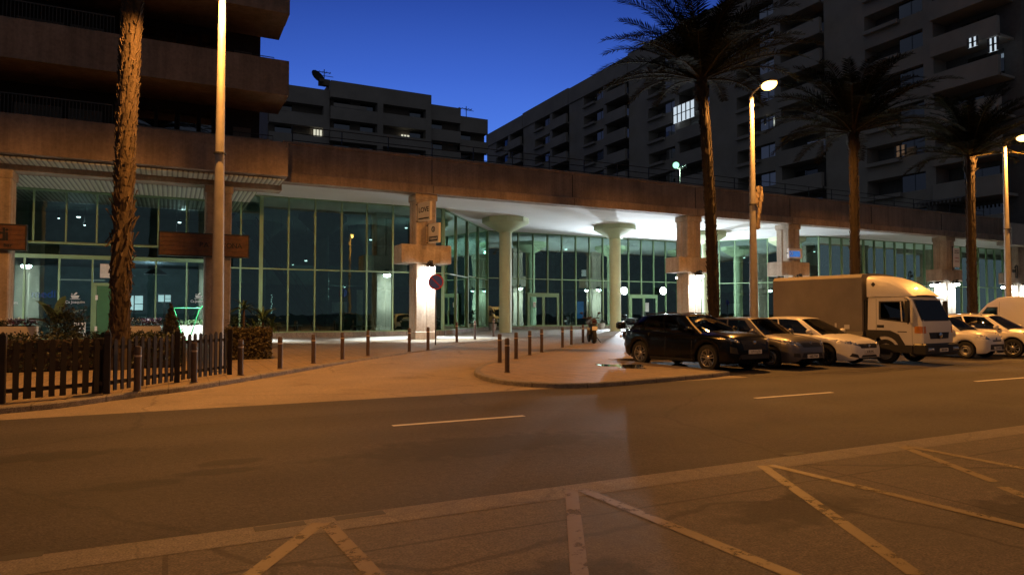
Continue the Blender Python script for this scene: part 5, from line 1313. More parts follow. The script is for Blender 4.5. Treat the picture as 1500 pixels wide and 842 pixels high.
# ------------------------------------------------------------------ hedges, planters, plants
def leafy(m, pts, size, rg, nrm=None):
    for p in pts:
        a = Vector((rg.gauss(0, 1), rg.gauss(0, 1), rg.gauss(0, 1))).normalized(); b = a.orthogonal().normalized(); b = Matrix.Rotation(rg.uniform(0, 6.28), 3, a) @ b; c = a.cross(b); s = size*rg.uniform(.6, 1.3)
        m.add([p-b*s, p-c*s*.45, p+b*s, p+c*s*.45], [(0, 1, 2, 3)])
def hedge(label, x0, x1, y0, y1, h, z0, n, seed, mt='leaf_dark', rz=0):
    rg = random.Random(seed); cx_, cy_ = (x0+x1)/2, (y0+y1)/2; t = thing('hedge', label, 'hedge', (cx_, cy_, z0), rz)
    a, b = (x1-x0)/2, (y1-y0)/2
    m = MB(); m.bbox(-a+.1, a-.1, -b+.1, b-.1, 0, h-.12, .06); m.build('branches', 'leaf_brown' if False else 'soil', t)
    pts = []
    while len(pts) < n:
        f = rg.random(); ins = abs(rg.gauss(0, .06))
        wob = .05*math.sin(3*f*40)+rg.gauss(0, .035)
        k = rg.random()*(2*a*h*1.0+2*a*2*b+2*b*h*2)
        if k < 2*a*h: p = Vector((rg.uniform(-a, a), -b+ins+wob*.5, rg.uniform(.03, h)))
        elif k < 2*a*h+2*a*2*b: p = Vector((rg.uniform(-a, a), rg.uniform(-b, b), h-ins+wob))
        else: p = Vector((rg.choice((-a+ins, a-ins)), rg.uniform(-b, b), rg.uniform(.03, h)))
        pts.append(p)
    m = MB(); leafy(m, pts, .05, rg); m.build('foliage', mt, t)
    return t
hedge('long dark clipped hedge running behind the picket fence', -13.5, .35, 20.9, 21.9, .92, .1, 9000, 1)
hb = G(368, 527, .1)
hedge('short brownish clipped hedge block at the right end of the picket fence', hb.x-.75, hb.x+.62, hb.y-.05, hb.y+1.1, .96, .1, 4200, 2, 'leaf_brown')
def rosette(m, c, n, Ln, w, rg, droop=1.0, up=60):
    for i in range(n):
        az = i*2.4+rg.uniform(-.3, .3); el = R(rg.uniform(up-45, up+25)); d = Vector((math.cos(az), math.sin(az), 0)); s = Vector((-d.y, d.x, 0)); P = Vector(c); l = Ln*rg.uniform(.7, 1.15); row = []
        for k in range(6):
            f = k/5; ww = w*(.55+.9*f-1.45*f**3 if f < 1 else .02); ww = max(.008, w*math.sin(PI*(.15+.83*f)))
            row.append([P-s*ww+Vector((0, 0, ww*.4)), P.copy(), P+s*ww+Vector((0, 0, ww*.4))]); e = el-R(75)*droop*f; P = P+(d*math.cos(e)+Vector((0, 0, math.sin(e))))*l/5
        m.grid(row)
def plant_yucca(label, base, heads, seed, pot=True):
    rg = random.Random(seed); t = thing('yucca_plant', label, 'plant', base, 0)
    st = MB(); lf = MB()
    for (dx, dy, h, n, l) in heads:
        st.tube([(dx*.4, dy*.4, .1), (dx, dy, h*.6), (dx, dy, h)], [.06, .05, .045], 7); rosette(lf, (dx, dy, h), n, l, .045, rg, .9, 50)
    st.build('stem', 'palm_bark', t); lf.build('foliage', 'leaf_mid', t)
    if pot:
        m = MB(); m.lathe([(.22, 0), (.32, .5), (.34, .52), (.30, .52), (.28, .44), (.01, .43)], 18); m.build('pot', 'planter_white', t, 40)
    return t
p = PV(357, 470, 27.5); plant_yucca('spiky dark yucca immediately right of the wooden sign pillar', (p.x, 27.5, pz(27.5)), [(0, 0, 1.55, 22, .6), (-.25, .2, 1.0, 18, .55), (.25, -.1, .75, 16, .5)], 21)
p = PV(385, 470, 28.5); plant_yucca('broad pale leaved yucca above the short hedge, in front of the lobby glass', (p.x, 28.5, pz(28.5)), [(0, 0, 1.05, 26, .95), (.35, .1, .8, 20, .8), (-.3, -.1, .75, 18, .75)], 22)
# banana plant
p = PV(82, 470, 31); t = thing('banana_plant', 'banana plant with broad pale leaves outside the cafe window', 'plant', (p.x, 31, pz(31)))
rg = random.Random(31); m = MB(); s_ = MB()
for (az, el, l, w_) in ((2.5, 62, 1.5, .16), (.3, 50, 1.25, .2), (4.2, 65, 1.2, .17), (1.3, 74, 1.5, .17), (5.4, 45, 1.1, .18), (3.3, 35, 1.0, .15)):
    d = Vector((math.cos(az), math.sin(az), 0)); sd = Vector((-d.y, d.x, 0)); P = Vector((0, 0, .8)); row = []
    for k in range(8):
        f = k/7; ww = max(.01, w_*math.sin(PI*(.05+.93*f))**.7) if f > .18 else .015; row.append([P-sd*ww+Vector((0, 0, ww*.5)), P.copy(), P+sd*ww+Vector((0, 0, ww*.5))]); e = R(el-60*f*f); P = P+(d*math.cos(e)+Vector((0, 0, math.sin(e))))*l/7
    m.grid(row)
s_.tube([(0, 0, 0), (.02, 0, .9)], [.08, .05], 8); s_.build('stem', 'leaf_mid', t); m.build('foliage', 'leaf_pale', t, 60)
def shrub(label, px, y, r, h, n, seed, mt, cone=False):
    p = PV(px, 470, y); rg = random.Random(seed); t = thing('shrub', label, 'shrub', (p.x, y, pz(y)))
    m = MB(); m.tube([(0, 0, 0), (0, 0, h*.5)], [.04, .02], 6)
    for k in range(7):
        a = k*2.4; m.tube([(0, 0, h*.2+k*.04), (r*.7*math.cos(a), r*.7*math.sin(a), h*(.4+.06*k))], [.02, .008], 4)
    m.build('branches', 'soil', t); pts = []
    cl = [(Vector((rg.gauss(0, r*.5), rg.gauss(0, r*.5), h*(.3+.6*rg.random())))) for _ in range(14)]
    for _ in range(n):
        c = rg.choice(cl); q = c+Vector((rg.gauss(0, r*.22), rg.gauss(0, r*.22), rg.gauss(0, h*.10)))
        if cone: k = max(.15, 1.15-q.z/h); q.x *= k; q.y *= k
        q.z = max(.05, min(h, q.z)); pts.append(q)
    m = MB(); leafy(m, pts, .06, rg); m.build('foliage', mt, t)
    return t
shrub('dark bushy shrub beside the banana plant at the cafe front', 97, 30.4, .55, 1.7, 1500, 41, 'leaf_dark')
shrub('brownish conical shrub right of the palm trunk, in front of the cafe window', 249, 29.5, .5, 1.75, 1800, 42, 'leaf_brown', True)
def planter(label, px0, px1, y, h, fl, seed):
    a, b = PV(px0, 485, y).x, PV(px1, 485, y).x; rg = random.Random(seed); z0 = pz(y)
    t = thing('planter_box', label, 'planter', ((a+b)/2, y, z0)); hw_ = (b-a)/2
    m = MB(); m.bbox(-hw_, hw_, -.28, .28, 0, h, .03); m.build('box', 'planter_white', t)
    m = MB(); m.box(-hw_+.05, hw_-.05, -.23, .23, h+.001, h+.03); m.build('soil_bed', 'soil', t)
    m = MB(); leafy(m, [Vector((rg.uniform(-hw_, hw_), rg.uniform(-.27, .27), h+rg.uniform(0, .24))) for _ in range(420)], .05, rg); m.build('foliage', 'leaf_mid' if fl == 'g' else 'leaf_dark', t)
    if fl == 'g':
        m = MB()
        for k in range(7): rosette(m, (rg.uniform(-hw_, hw_), rg.uniform(-.2, .2), h+.05), 9, .3, .05, rg, .6, 55)
        m.build('succulent', 'leaf_pale', t)
    else:
        m = MB(); leafy(m, [Vector((rg.uniform(-hw_*.3, hw_), rg.uniform(-.3, .25), h+rg.uniform(.08, .32))) for _ in range(330)], .04, rg); m.build('purple_flowers', 'petal_purple', t)
        m = MB(); leafy(m, [Vector((rg.uniform(-hw_, hw_), rg.uniform(-.3, .1), h+rg.uniform(.12, .34))) for _ in range(26)], .04, rg); m.build('white_flowers', 'petal_white', t)
    return t
planter('white planter box with purple and white flowers at the left edge of the photo', -12, 55, 33.0, .82, 'p', 51)
planter('white planter box with dark purple flowers right of the palm trunk', 190, 236, 33.0, .80, 'p', 52)
planter('white planter box with pale leafy rosettes beside the wooden sign pillar', 263, 297, 36.2, .72, 'g', 53)
def potted(label, px, y, seed, h=1.3):
    p = PV(px, 480, y); rg = random.Random(seed); t = thing('potted_plant', label, 'plant', (p.x, y, pz(y)))
    m = MB(); m.lathe([(.20, 0), (.29, .42), (.31, .48), (.27, .48), (.25, .4), (.01, .4)], 18); m.build('pot', 'planter_white', t, 40)
    m = MB(); m.tube([(0, 0, .38), (.02, .01, h*.7)], [.03, .02], 6); m.build('stem', 'palm_bark', t)
    m = MB(); rosette(m, (.02, .01, h*.65), 24, .5, .04, rg, .8, 45); rosette(m, (0, 0, h*.4), 12, .45, .04, rg, .9, 40); m.build('foliage', 'leaf_dark', t)
potted('potted dark plant at the foot of the inner glass, left of the first mushroom column', 722, 44.5, 61, 1.9)
potted('white pot with a small plant left of the second mushroom column', 881, 44.0, 62, .9)
potted('dark leafy potted plant inside the lobby below the stair', 476, 40.5, 63, 1.5)
# ------------------------------------------------------------------ bollards
def bollard(label, px, pyb, pyt, left):
    p = GP(px, pyb); d = ray(px, pyb).length; h = max(.86, min(1.02, (pyb-pyt)/1000*Vector((p.x, p.y, 0)).dot(Vector((math.sin(-YAW), math.cos(YAW), 0)))))
    t = thing('bollard', label, 'bollard', (p.x, p.y, pz(p.y)), 0, 'bollards along the driveway kerbs'); r = .062
    m = MB(); m.lathe([(r+.02, 0), (r+.02, .012), (r, .02), (r, h-.19), (r-.008, h-.185), (r-.008, h-.165), (r, h-.16), (r, h-.02), (r-.015, h)], 14); m.build('post', 'bollard_brown', t, 40)
    m = MB(); m.lathe([(r+.004, h-.20), (r+.004, h-.165)], 14, cap=False); m.build('ring', 'bollard_ring', t, 40)
LB = [(201, 573, 511.6), (284, 560, 503), (352, 549.6, 499), (410, 540, 494), (459, 532, 490), (501.5, 526, 487), (539, 521, 484), (599.6, 515, 480.7), (627, 512.7, 479), (669, 501, 472), (695.6, 497, 469.5), (723, 492.6, 466)]
LN = ['bollard at the kerb in front of the picket fence, nearest the camera', 'bollard in front of the right half of the picket fence', 'bollard standing just past the right end of the picket fence', 'bollard right of the short hedge block, first past it',
      'second bollard right of the short hedge along the left kerb', 'third bollard right of the short hedge along the left kerb', 'fourth bollard right of the short hedge, under the glass wall', 'bollard in front of the left edge of the white lit pillar',
      'bollard in front of the right edge of the white lit pillar', 'first bollard right of the round no parking sign', 'second bollard right of the no parking sign, by the recessed glass', 'third bollard right of the no parking sign, nearest the mushroom column']
for (a, b_, c), l in zip(LB, LN): bollard(l, a, b_, c, True)
RB = [(732, 531, 492), (743, 545.5, 498), (756, 525.6, 487), (776, 520, 485), (793.5, 516, 481.7), (824, 509, 481), (837, 505, 477.5), (854, 502, 479)]
RN = ['second nearest bollard on the rounded nose of the paved island', 'bollard nearest the camera at the tip of the paved island', 'third bollard back from the tip of the paved island', 'fourth bollard back from the island tip along its driveway kerb', 'fifth bollard back from the island tip along its driveway kerb',
      'third bollard left of the parked motorcycle', 'second bollard left of the parked motorcycle', 'bollard right beside the parked motorcycle, on its left']
for (a, b_, c), l in zip(RB, RN): bollard(l, a, b_, c, False)

# ------------------------------------------------------------------ picket fence
fp = [G(1.5, 591, .1), G(156, 576.5, .1), G(259, 560, .1), G(336, 548.5, .1)]
fp = [fp[0]+(fp[0]-fp[1])*2.0, fp[0]]+fp[1:]
fo = Vector((fp[2].x, fp[2].y, .1)); ft = thing('picket_fence', 'dark wooden picket fence bending along the left kerb in front of the hedge', 'fence', tuple(fo))
rg = random.Random(5)
for i, p in enumerate(fp):
    q = p-fo; m = MB(); s_ = .055
    m.bbox(q.x-s_, q.x+s_, q.y-s_, q.y+s_, -.02, 1.10, .012); m.lathe([(.078, 1.10), (.05, 1.15), (.001, 1.19)], 4, Matrix.Translation((q.x, q.y, 0)) @ Matrix.Rotation(PI/4, 4, 'Z')); m.build('post', 'fence_wood', ft)
q = G(144, 576, .1)-fo; m = MB(); m.tube([(q.x, q.y+.05, -.02), (q.x+.01, q.y+.05, .55), (q.x, q.y+.05, 1.02)], [.115, .105, .11], 12); m.build('log_post', 'fence_wood', ft, 40)
for a, b_ in zip(fp, fp[1:]):
    A = a-fo; B = b_-fo; A.z = B.z = 0; d = (B-A); Ld = d.length; ang = math.atan2(d.y, d.x); M = Matrix.Translation(A) @ Matrix.Rotation(ang, 4, 'Z')
    m = MB(); m.box(.06, Ld-.06, .0, .035, .16, .23, M); m.box(.06, Ld-.06, .0, .035, .82, .89, M); m.build('rail', 'fence_wood', ft)
    m = MB(); n = int((Ld-.2)/.172)
    for k in range(n):
        x = .1+(Ld-.2)*(k+.5)/n; hh = 1.03+rg.uniform(-.03, .03); w_ = .046+rg.uniform(-.004, .004); tw = rg.uniform(-.016, .016)
        m.prism([(x-w_+tw, .045), (x+w_, .045), (x+w_, hh-.05), (x+w_*.5, hh-.01), (x, hh), (x-w_*.5, hh-.01), (x-w_, hh-.05)], -.024, -.002, 'y', M)
    m.build('picket_panel', 'fence_wood', ft)

# ------------------------------------------------------------------ signs
def wood_sign(label, px0, px1, z0, z1, txt, tp, sz):
    y = 33.02; a, b_ = PV(px0, 360, y).x, PV(px1, 360, y).x
    t = thing('wooden_sign', label, 'shop sign', ((a+b_)/2, y, (z0+z1)/2)); hw_, hh = (b_-a)/2, (z1-z0)/2
    m = MB()
    for k in range(5): m.bbox(-hw_, hw_, -.04, .03, -hh+2*hh*k/5+.003, -hh+2*hh*(k+1)/5-.003, .006)
    bo = m.build('board', 'wood_sign', t)
    m = MB(); m.box(-hw_-.05, -hw_-.002, -.07, .20, -hh-.05, hh+.05); m.box(hw_+.002, hw_+.05, -.07, .20, -hh-.05, hh+.05); m.box(-hw_, hw_, -.07, .20, hh+.002, hh+.05); m.box(-hw_, hw_, -.07, .20, -hh-.05, -hh-.002); m.build('frame', 'black_iron', t)
    for s, px, dzz, size in txt:
        x = PV(px, 360, y).x-(a+b_)/2; text('lettering', s, size, 'letter_black', facing((x, -.05, dzz), 0, -1), t, .012)
    return t
wood_sign('long wooden sign board with black letters behind the pale street lamp pole', 234, 363, 4.12, 5.06, [('P', 294.5, 0, .30), ('A', 302, 0, .30), ('C', 327.5, 0, .30), ('O', 335.5, 0, .30), ('N', 343.5, 0, .30), ('A', 351, 0, .30)], 0, .3)
wood_sign('wooden sign board cut off by the left edge of the photo', -70, 37, 4.12, 5.06, [('med', -20, .08, .72), ('i', 10, .08, .72), ('bar', 12, -.33, .22)], 0, .3)
def blade(label, px, py, w_, h, content):
    p = PV(px, py, 33.15); d = Vector((.33, -1.12, 0)).normalized(); t = thing('projecting_sign', label, 'sign', tuple(p), math.atan2(d.y, d.x), 'signs on the white lit pillar')
    m = MB(); m.bbox(.10, .10+w_, -.07, .07, -h/2, h/2, .015); m.build('box', 'sign_cream', t)
    m = MB(); 
    for z in (-h*.45, h*.45): m.tube([(-.12, 0, z), (.12, 0, z)], .025, 6)
    m.box(.08, .098, -.075, .075, -h/2-.02, h/2+.02); m.build('bracket', 'black_iron', t)
    content(t, w_, h)
    return t
def c1(t, w_, h):
    # letters read on the side turned to the left
    M = facing((.1+w_/2, -.075, .08), 0, -1); text('lettering', 'LOVE', .36, 'letter_black', M, t, .006); m = MB(); m.box(.2, w_, -.082, -.071, -h*.40, -h*.33); m.build('underline', 'letter_black', t)
def c2(t, w_, h):
    m = MB(); m.lathe([(.15, 0), (.15, .012), (.10, .012), (.10, 0), (.15, 0)], 20, Matrix.Translation((.1+w_/2, -.071, .2)) @ Matrix.Rotation(PI/2, 4, 'X'), cap=False); m.box(.1+w_/2-.03, .1+w_/2+.03, -.085, -.071, .12, .28); m.build('ring_mark', 'letter_black', t)
    m = MB(); m.box(.18, w_+.02, -.078, -.071, -h*.40, -h*.16); m.build('caption_panel', 'letter_black', t); text('lettering', 'TABERNA', .155, 'sign_cream', facing((.1+w_/2, -.08, -h*.28), 0, -1), t, .004)
blade('upper cream projecting sign lettered in black on the white lit pillar', 611.5, 312, 1.08, .95, c1)
blade('lower cream projecting sign with ring emblem, just above the pillar crossbeam', 627, 343, .9, 1.0, c2)
# no parking sign
p = GP(638, 505); t = thing('no_parking_sign', 'round blue and red no parking sign on a thin pole beside the lit pillar', 'road sign', (p.x, p.y, p.z), R(-20))
h = PV(641, 413, p.y).z-p.z
m = MB(); m.tube([(0, 0, 0), (0, 0, h+.25)], .03, 10); m.build('pole', 'dark_metal', t, 40)
Mx = Matrix.Translation((0, -.045, h)) @ Matrix.Rotation(PI/2, 4, 'X')
m = MB(); m.lathe([(.31, 0), (.31, .012), (.001, .012)], 32, Mx); di = m.build('disc', 'road_blue', t, 40)
m = MB(); m.lathe([(.345, -.004), (.345, .018), (.285, .018), (.285, .0125)], 32, Mx, cap=False); m.box(-.024, .024, -.28, .28, .0125, .016, Mx @ Matrix.Rotation(R(45), 4, 'Z')); m.build('red_ring', 'road_red', di, 40)
m = MB(); m.box(-.06, .06, -.03, .0, h-.05, h+.05); m.build('clamp', 'sign_back', t)
# blue sign box, brightness built into its panel as emission
q = PV(1154, 371, 33.05); t = thing('blue_sign', 'white framed blue sign box on the pillar behind the cargo truck', 'sign', tuple(q), R(-8))
m = MB(); m.bbox(.0, 1.12, -.12, .08, -.34, .34, .02); m.build('box', 'sign_white', t)
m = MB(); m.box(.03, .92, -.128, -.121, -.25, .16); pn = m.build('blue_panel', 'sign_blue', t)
m = MB(); m.lathe([(.11, 0), (.11, .006), (.07, .006), (.07, 0), (.11, 0)], 18, Matrix.Translation((.2, -.129, -.02)) @ Matrix.Rotation(PI/2, 4, 'X'), cap=False); m.build('ring_mark', 'letter_white', pn)
m = MB(); m.box(-.1, .0, -.05, .03, -.03, .03); m.build('bracket', 'black_iron', t)
# white notice board on the next pillar
q = PV(1395, 377, 33.0); t = thing('notice_board', 'tall white projecting board with rows of small writing on a right hand pillar', 'sign', tuple(q), R(-6))
m = MB(); m.bbox(.05, .78, -.07, .07, -.78, .78, .02); m.build('board', 'sign_white', t)
for z, cl, s in ((.52, 'letter_black', 'BANCO'), (.36, 'letter_black', 'OFICINAS'), (-.05, 'road_red', 'CLINICA'), (-.32, 'road_red', 'DENTAL')): text('lettering', s, .13, cl, facing((.41, -.075, z), 0, -1), t, .003)
m = MB(); m.box(.02, .07, -.03, .03, -1.05, .9); m.build('bracket', 'black_iron', t)
# wrought iron lantern bracket on the last pillar
q = PV(1489, 398, 32.9); t = thing('iron_ornament', 'dark wrought iron bracket hanging on the last pillar at the right', 'ornament', tuple(q))
m = MB(); m.tube([(-.12, 0, .45), (-.16, -.04, 0), (-.1, 0, -.5)], .04, 8); m.tube([(.16, 0, .45), (.1, -.04, 0), (.12, 0, -.5)], .04, 8); m.tube([(-.2, 0, .45), (.2, 0, .48)], .05, 8); m.tube([(-.12, 0, -.48), (.14, 0, -.5)], .05, 8); m.tube([(.05, .2, .3), (.02, 0, .62)], .03, 6)
m.build('bracket', 'black_iron', t, 50); m = MB(); m.bbox(-.1, .1, .05, .3, -.05, .2, .02); m.build('wall_plate', 'black_iron', t)

# ------------------------------------------------------------------ cafe front and lobby furnishing
def decal(px, py, label, sc):
    q = PV(px, py, 37.46); t = thing('window_logo', label, 'window logo', tuple(q))
    m = MB(); m.prism([(-.22*sc, .05*sc), (.22*sc, .05*sc), (.15*sc, -.10*sc), (-.15*sc, -.10*sc)], 0, .004, 'y'); m.prism([(-.1*sc, .08*sc), (.05*sc, .24*sc), (.12*sc, .2*sc), (.0, .08*sc)], 0, .004, 'y'); m.prism([(-.28*sc, -.13*sc), (.28*sc, -.13*sc), (.2*sc, -.17*sc), (-.2*sc, -.17*sc)], 0, .004, 'y'); m.prism([(-.2*sc, .09*sc), (-.12*sc, .09*sc), (-.16*sc, .2*sc)], 0, .004, 'y')
    m.build('cup_shape', 'letter_white', t); text('lettering', 'Ca Joaquim', .21*sc, 'letter_white', facing((0, 0, -.33*sc), 0, -1), t, .002)
decal(110, 434, 'white cup logo on the cafe glass left of the green door', .8); decal(10, 434, 'white cup logo on the lit cafe glass at the left edge', .85); decal(291, 434, 'white cup logo on the cafe glass next to the wooden sign pillar', .75)
q = PV(157, 397, 37.3); m = MB(); m.bbox(q.x-.28, q.x+.28, 37.20, 37.25, q.z-.33, q.z+.33, .01); tag(m.build('white_board', 'poster'), 'blank white board fixed above the green cafe door', 'board')
q = PV(64, 431, 39.0); t = text('blue_lettering', 'medi', .5, 'neon_blue', facing(q, 0, -1), None, .01); tag(t, 'faint blue glowing word inside the cafe near the left window', 'neon sign')
for i, (x0, x1, y0, y1, l) in enumerate([(184, 209, 433, 454, 'bright white screen inside the cafe right of the palm trunk'), (232, 250, 432, 442, 'smaller bright screen inside the cafe above the conical shrub')]):
    a = PV(x0, y0, 42); b_ = PV(x1, y1, 42); t = thing('screen', l, 'screen', ((a.x+b_.x)/2, 42, .2)); zc = (a.z+b_.z)/2-.2; hw_, hh = (b_.x-a.x)/2, (a.z-b_.z)/2
    m = MB(); m.bbox(-hw_-.06, hw_+.06, .01, .10, zc-hh-.06, zc+hh+.06, .01); m.box(-.06, .06, .1, .16, 0, zc+hh); m.build('stand', 'black_iron', t)
    m = MB(); m.box(-hw_, -.03, .0, .008, zc-hh, zc+hh); m.box(.03, hw_, .0, .008, zc-hh*.1, zc+hh); m.box(.03, hw_, .0, .008, zc-hh, zc-hh*.2); m.build('panel', 'screen', t)
    lamp('POINT', 'screen_glow', (0, -.4, zc), 30, (.7, .88, 1), .3, t)
def pendant(px, py, y, r, label, lit_, P=0):
    q = PV(px, py, y); zc = 4.25 if q.z < 4.2 else 7.36; t = thing('pendant_lamp', label, 'pendant lamp', tuple(q))
    m = MB(); m.tube([(0, 0, .1), (0, 0, zc-q.z)], .012, 5); m.build('cable', 'black_iron', t)
    m = MB(); m.lathe([(.04, .3*r/.5), (r*.35, .26*r/.5), (r*.8, .1*r/.5), (r, 0), (r*.97, 0), (r*.75, .08*r/.5), (.03, .26*r/.5)], 20, cap=False); m.build('shade', 'black_iron', t, 50)
    m = MB(); m.sphere((0, 0, .04), r*.35 if lit_ else r*.2, 10, 6); m.build('bulb', 'ceiling_lamp' if lit_ else 'letter_white', t, 60)
    if P: lamp('POINT', 'pendant_light', (0, 0, -.12), P, (.75, .9, 1), .08, t)
pendant(228, 402, 40, .55, 'wide black dome pendant in the cafe beside the window mullion', False)
pendant(186, 404, 41, .4, 'black dome pendant in the cafe close to the palm trunk', False)
def spot(px, py, y, label, P=30, r=.10):
    q = PV(px, py, y); t = thing('interior_spot', label, 'ceiling lamp', tuple(q)); zt = (3.7 if y > 50.6 else 7.72) if q.x > 2 else 7.36
    m = MB(); m.tube([(0, 0, .05), (0, 0, max(.2, zt-q.z))], .015, 5); m.lathe([(.05, .12), (r+.03, .03), (r+.03, -.02)], 12); m.build('housing', 'black_iron', t, 50)
    m = MB(); m.sphere((0, 0, -.03), 1, 10, 6, (r, r, r*.6)); m.build('bulb', 'ceiling_lamp', t, 60)
    if P: lamp('POINT', 'spot_light', (0, 0, -.2), P*.17, (.72, .9, 1), .1, t)
spot(543, 350.5, 46, 'lamp standing in for a reflection, high in the lobby left of the white lit pillar', 140); spot(448, 381, 49, 'lamp standing in for a reflection in the lobby above the stair foot', 110); spot(411, 393, 45, 'lamp standing in for a reflection over the lobby stair, nearest the yucca', 90); spot(429, 387, 47, 'faint small lamp between two stand-in lobby lamps over the stair', 0, .05)  # small lamps stand in for lights mirrored in the lobby glass
spot(595, 333, 44, 'lamp standing in for a reflection just left of the upper projecting sign', 120); spot(829, 364.5, 55, 'ceiling lamp behind the inner glass between the mushroom columns', 160, .14); spot(653, 336, 44, 'ceiling lamp right of the upper projecting sign', 60)
spot(268, 304, 42, 'upper of three bright points behind the upper cafe glass', 40); spot(263, 325, 42, 'middle of three bright points behind the upper cafe glass', 40, .09); spot(258, 341, 42, 'lowest of three bright points behind the upper cafe glass', 25, .07)  # bright points at the upper glass, each built as a small lamp
spot(115, 317, 44, 'slanted lamp behind the upper cafe glass on the left', 60, .1); spot(124, 329, 44, 'small lamp behind the upper cafe glass on the left', 20, .06); spot(86, 319, 44, 'faint lamp behind the upper cafe glass nearest the left edge', 15, .05)
spot(1193, 368, 44, 'ceiling lamp right of the blue sign box', 120); spot(1090, 377, 48, 'ceiling lamp behind the lamp pole with the banner', 120)
# pale tube over the cafe counter and the counter itself
q = PV(120, 410, 44); m = MB(); m.tube([(q.x-1.1, 44, q.z), (q.x+1.1, 44, q.z)], .04, 8); tag(m.build('tube_lamp', 'tube_lamp'), 'dim horizontal tube lamp inside the cafe left of the green door', 'tube lamp')
a, b_ = PV(180, 470, 43.2).x, PV(262, 470, 43.2).x; t = thing('cafe_counter', 'dark cafe counter below the bright screens', 'counter', ((a+b_)/2, 43.2, .2)); hw_ = (b_-a)/2
m = MB(); m.bbox(-hw_, hw_, -.3, .3, 0, 1.05, .02); m.build('body', 'interior_dark', t); m = MB(); m.bbox(-hw_-.05, hw_+.05, -.36, .36, 1.052, 1.10, .01); m.build('top', 'wood_sign', t)
lamp('POINT', 'cafe_light', (0, -1.2, 3.3), 240, (.55, .75, 1), .3, t)
lamp('POINT', 'cafe_light', (-9, -1.0, 3.2), 160, (.50, .70, 1), .3, t)
# pale chair outside
q = PV(116, 480, 35.6); t = thing('cafe_chair', 'pale wooden chair frame standing against the cafe glass', 'chair', (q.x, 35.6, pz(35.6)))
for x, y_, h in ((-.2, -.2, .45), (.2, -.2, .45), (-.2, .2, .9), (.2, .2, .9)):
    m = MB(); m.box(x-.02, x+.02, y_-.02, y_+.02, 0, h); m.build('leg', 'poster', t)
m = MB(); m.bbox(-.23, .23, -.23, .17, .452, .48, .008); m.build('seat', 'poster', t); m = MB(); m.box(-.18, .18, .185, .215, .78, .88); m.box(-.18, .18, .185, .215, .6, .66); m.build('backrest', 'poster', t)
# green tube frame
q = PV(276, 470, 35.0); t = thing('tube_rack', 'bright green bent tube frame standing in front of the cafe glass', 'rack', (q.x, 35.0, pz(35)))
m = MB(); m.tube([(-.62, 0, 1.55), (-.25, 0, .25), (-.02, 0, .02), (.1, 0, .25), (.45, 0, 1.45), (.62, 0, 1.66), (.78, 0, 1.6), (.86, 0, 1.2), (.88, 0, .1)], .025, 8); m.tube([(-.62, 0, 1.55), (.48, 0, 1.55)], .02, 8); m.build('tube', 'green_tube', t, 50)
m = MB(); m.bbox(-.1, .95, -.06, .06, 0, .05, .01); m.build('base', 'dark_metal', t)
# strings of small lights in the lobby
for i, (px, a0, a1, l) in enumerate([(398, 432, 458, 'left string of fairy lights in the lobby, beside the stair'), (467, 420, 453, 'middle string of fairy lights in the lobby'), (481, 408, 438, 'right string of fairy lights in the lobby, set highest')]):
    t0 = PV(px, a0, 45); t1 = PV(px, a1, 45); t = thing('light_string', l, 'fairy lights', (t0.x, 45, t1.z)); h = t0.z-t1.z; n = 9
    m = MB(); m.tube([(0, 0, 0), (0, 0, 7.72-t1.z)], .008, 4); m.build('wire', 'black_iron', t)
    m = MB()
    for k in range(n): m.sphere((.03*math.sin(k*2), 0, h*k/(n-1)), .035, 6, 4)
    m.build('bulbs', 'fairy', t)
    t.children[-1]['kind'] = 'stuff'

for i, (px, py, l) in enumerate([(505, 420, 'small added lamp under the lobby gallery between the fairy light strings and the lit pillar'), (700, 425, 'small added lamp deep behind the recessed glass right of the no parking sign'), (862, 440, 'small added lamp deep inside, just above the parked motorcycle'), (1235, 400, 'small added lamp deep inside, seen above the tarpaulin truck')]):
    spot(px, py, 53, l, 420, .06)  # lamps added to brighten the dark space under the gallery

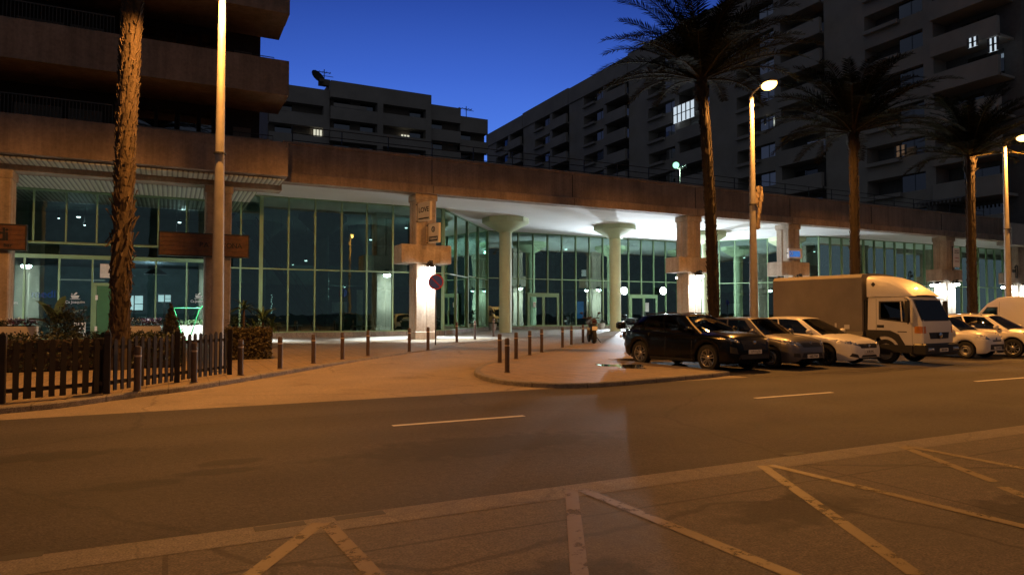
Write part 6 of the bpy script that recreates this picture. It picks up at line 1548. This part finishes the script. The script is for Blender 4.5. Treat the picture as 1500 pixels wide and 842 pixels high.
# furniture inside the lobby and the cafe
def bench(label, px, y, w_):
    q = PV(px, 480, y); t = thing('lobby_bench', label, 'bench', (q.x, y, .33))
    m = MB(); m.bbox(-w_/2, w_/2, -.25, .25, .40, .48, .02); m.build('seat', 'planter_white', t)
    for x in (-w_/2+.15, w_/2-.15):
        m = MB(); m.box(x-.03, x+.03, -.22, .22, 0, .398); m.build('leg', 'black_iron', t)
bench('pale bench behind the lobby glass left of the lit pillar', 537, 42.0, 1.8); bench('pale bench behind the lobby glass below the stair', 424, 46.0, 1.6)
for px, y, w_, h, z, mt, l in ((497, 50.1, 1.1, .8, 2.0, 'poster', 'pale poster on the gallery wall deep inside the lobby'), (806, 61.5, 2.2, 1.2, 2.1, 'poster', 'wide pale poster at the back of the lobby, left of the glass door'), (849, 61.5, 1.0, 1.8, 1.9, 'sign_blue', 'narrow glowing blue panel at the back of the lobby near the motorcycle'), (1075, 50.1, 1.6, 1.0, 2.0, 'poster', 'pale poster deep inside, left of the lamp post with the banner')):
    q = PV(px, 440, y-.06); t = thing('wall_poster', l, 'poster', (q.x, y-.06, z)); m = MB(); m.bbox(-w_/2, w_/2, -.02, .02, -h/2, h/2, .008); m.build('panel', mt, t)
    m = MB(); m.box(-w_/2-.04, -w_/2, -.03, .03, -h/2-.04, h/2+.04); m.box(w_/2, w_/2+.04, -.03, .03, -h/2-.04, h/2+.04); m.box(-w_/2, w_/2, -.03, .03, h/2, h/2+.04); m.box(-w_/2, w_/2, -.03, .03, -h/2-.04, -h/2); m.build('frame', 'black_iron', t)
q = PV(600, 480, 47); t = thing('reception_desk', 'dark reception desk inside the lobby behind the white lit pillar', 'desk', (q.x, 47, .33))
m = MB(); m.bbox(-1.3, 1.3, -.35, .35, 0, 1.08, .03); m.build('body', 'interior_wall', t); m = MB(); m.bbox(-1.38, 1.38, -.42, .42, 1.082, 1.13, .01); m.build('top', 'wood_sign', t)
for px, l in ((60, 'round cafe table behind the glass near the banana plant'), (112, 'round cafe table behind the glass under the cup logo'), (262, 'round cafe table behind the glass by the green tube frame')):
    q = PV(px, 480, 39.6); t = thing('cafe_table', l, 'table', (q.x, 39.6, .2))
    m = MB(); m.lathe([(.25, 0), (.25, .02), (.04, .04), (.035, .72)], 14); m.build('pedestal', 'black_iron', t); m = MB(); m.lathe([(.36, .722), (.36, .75)], 20); m.build('top', 'wood_sign', t)
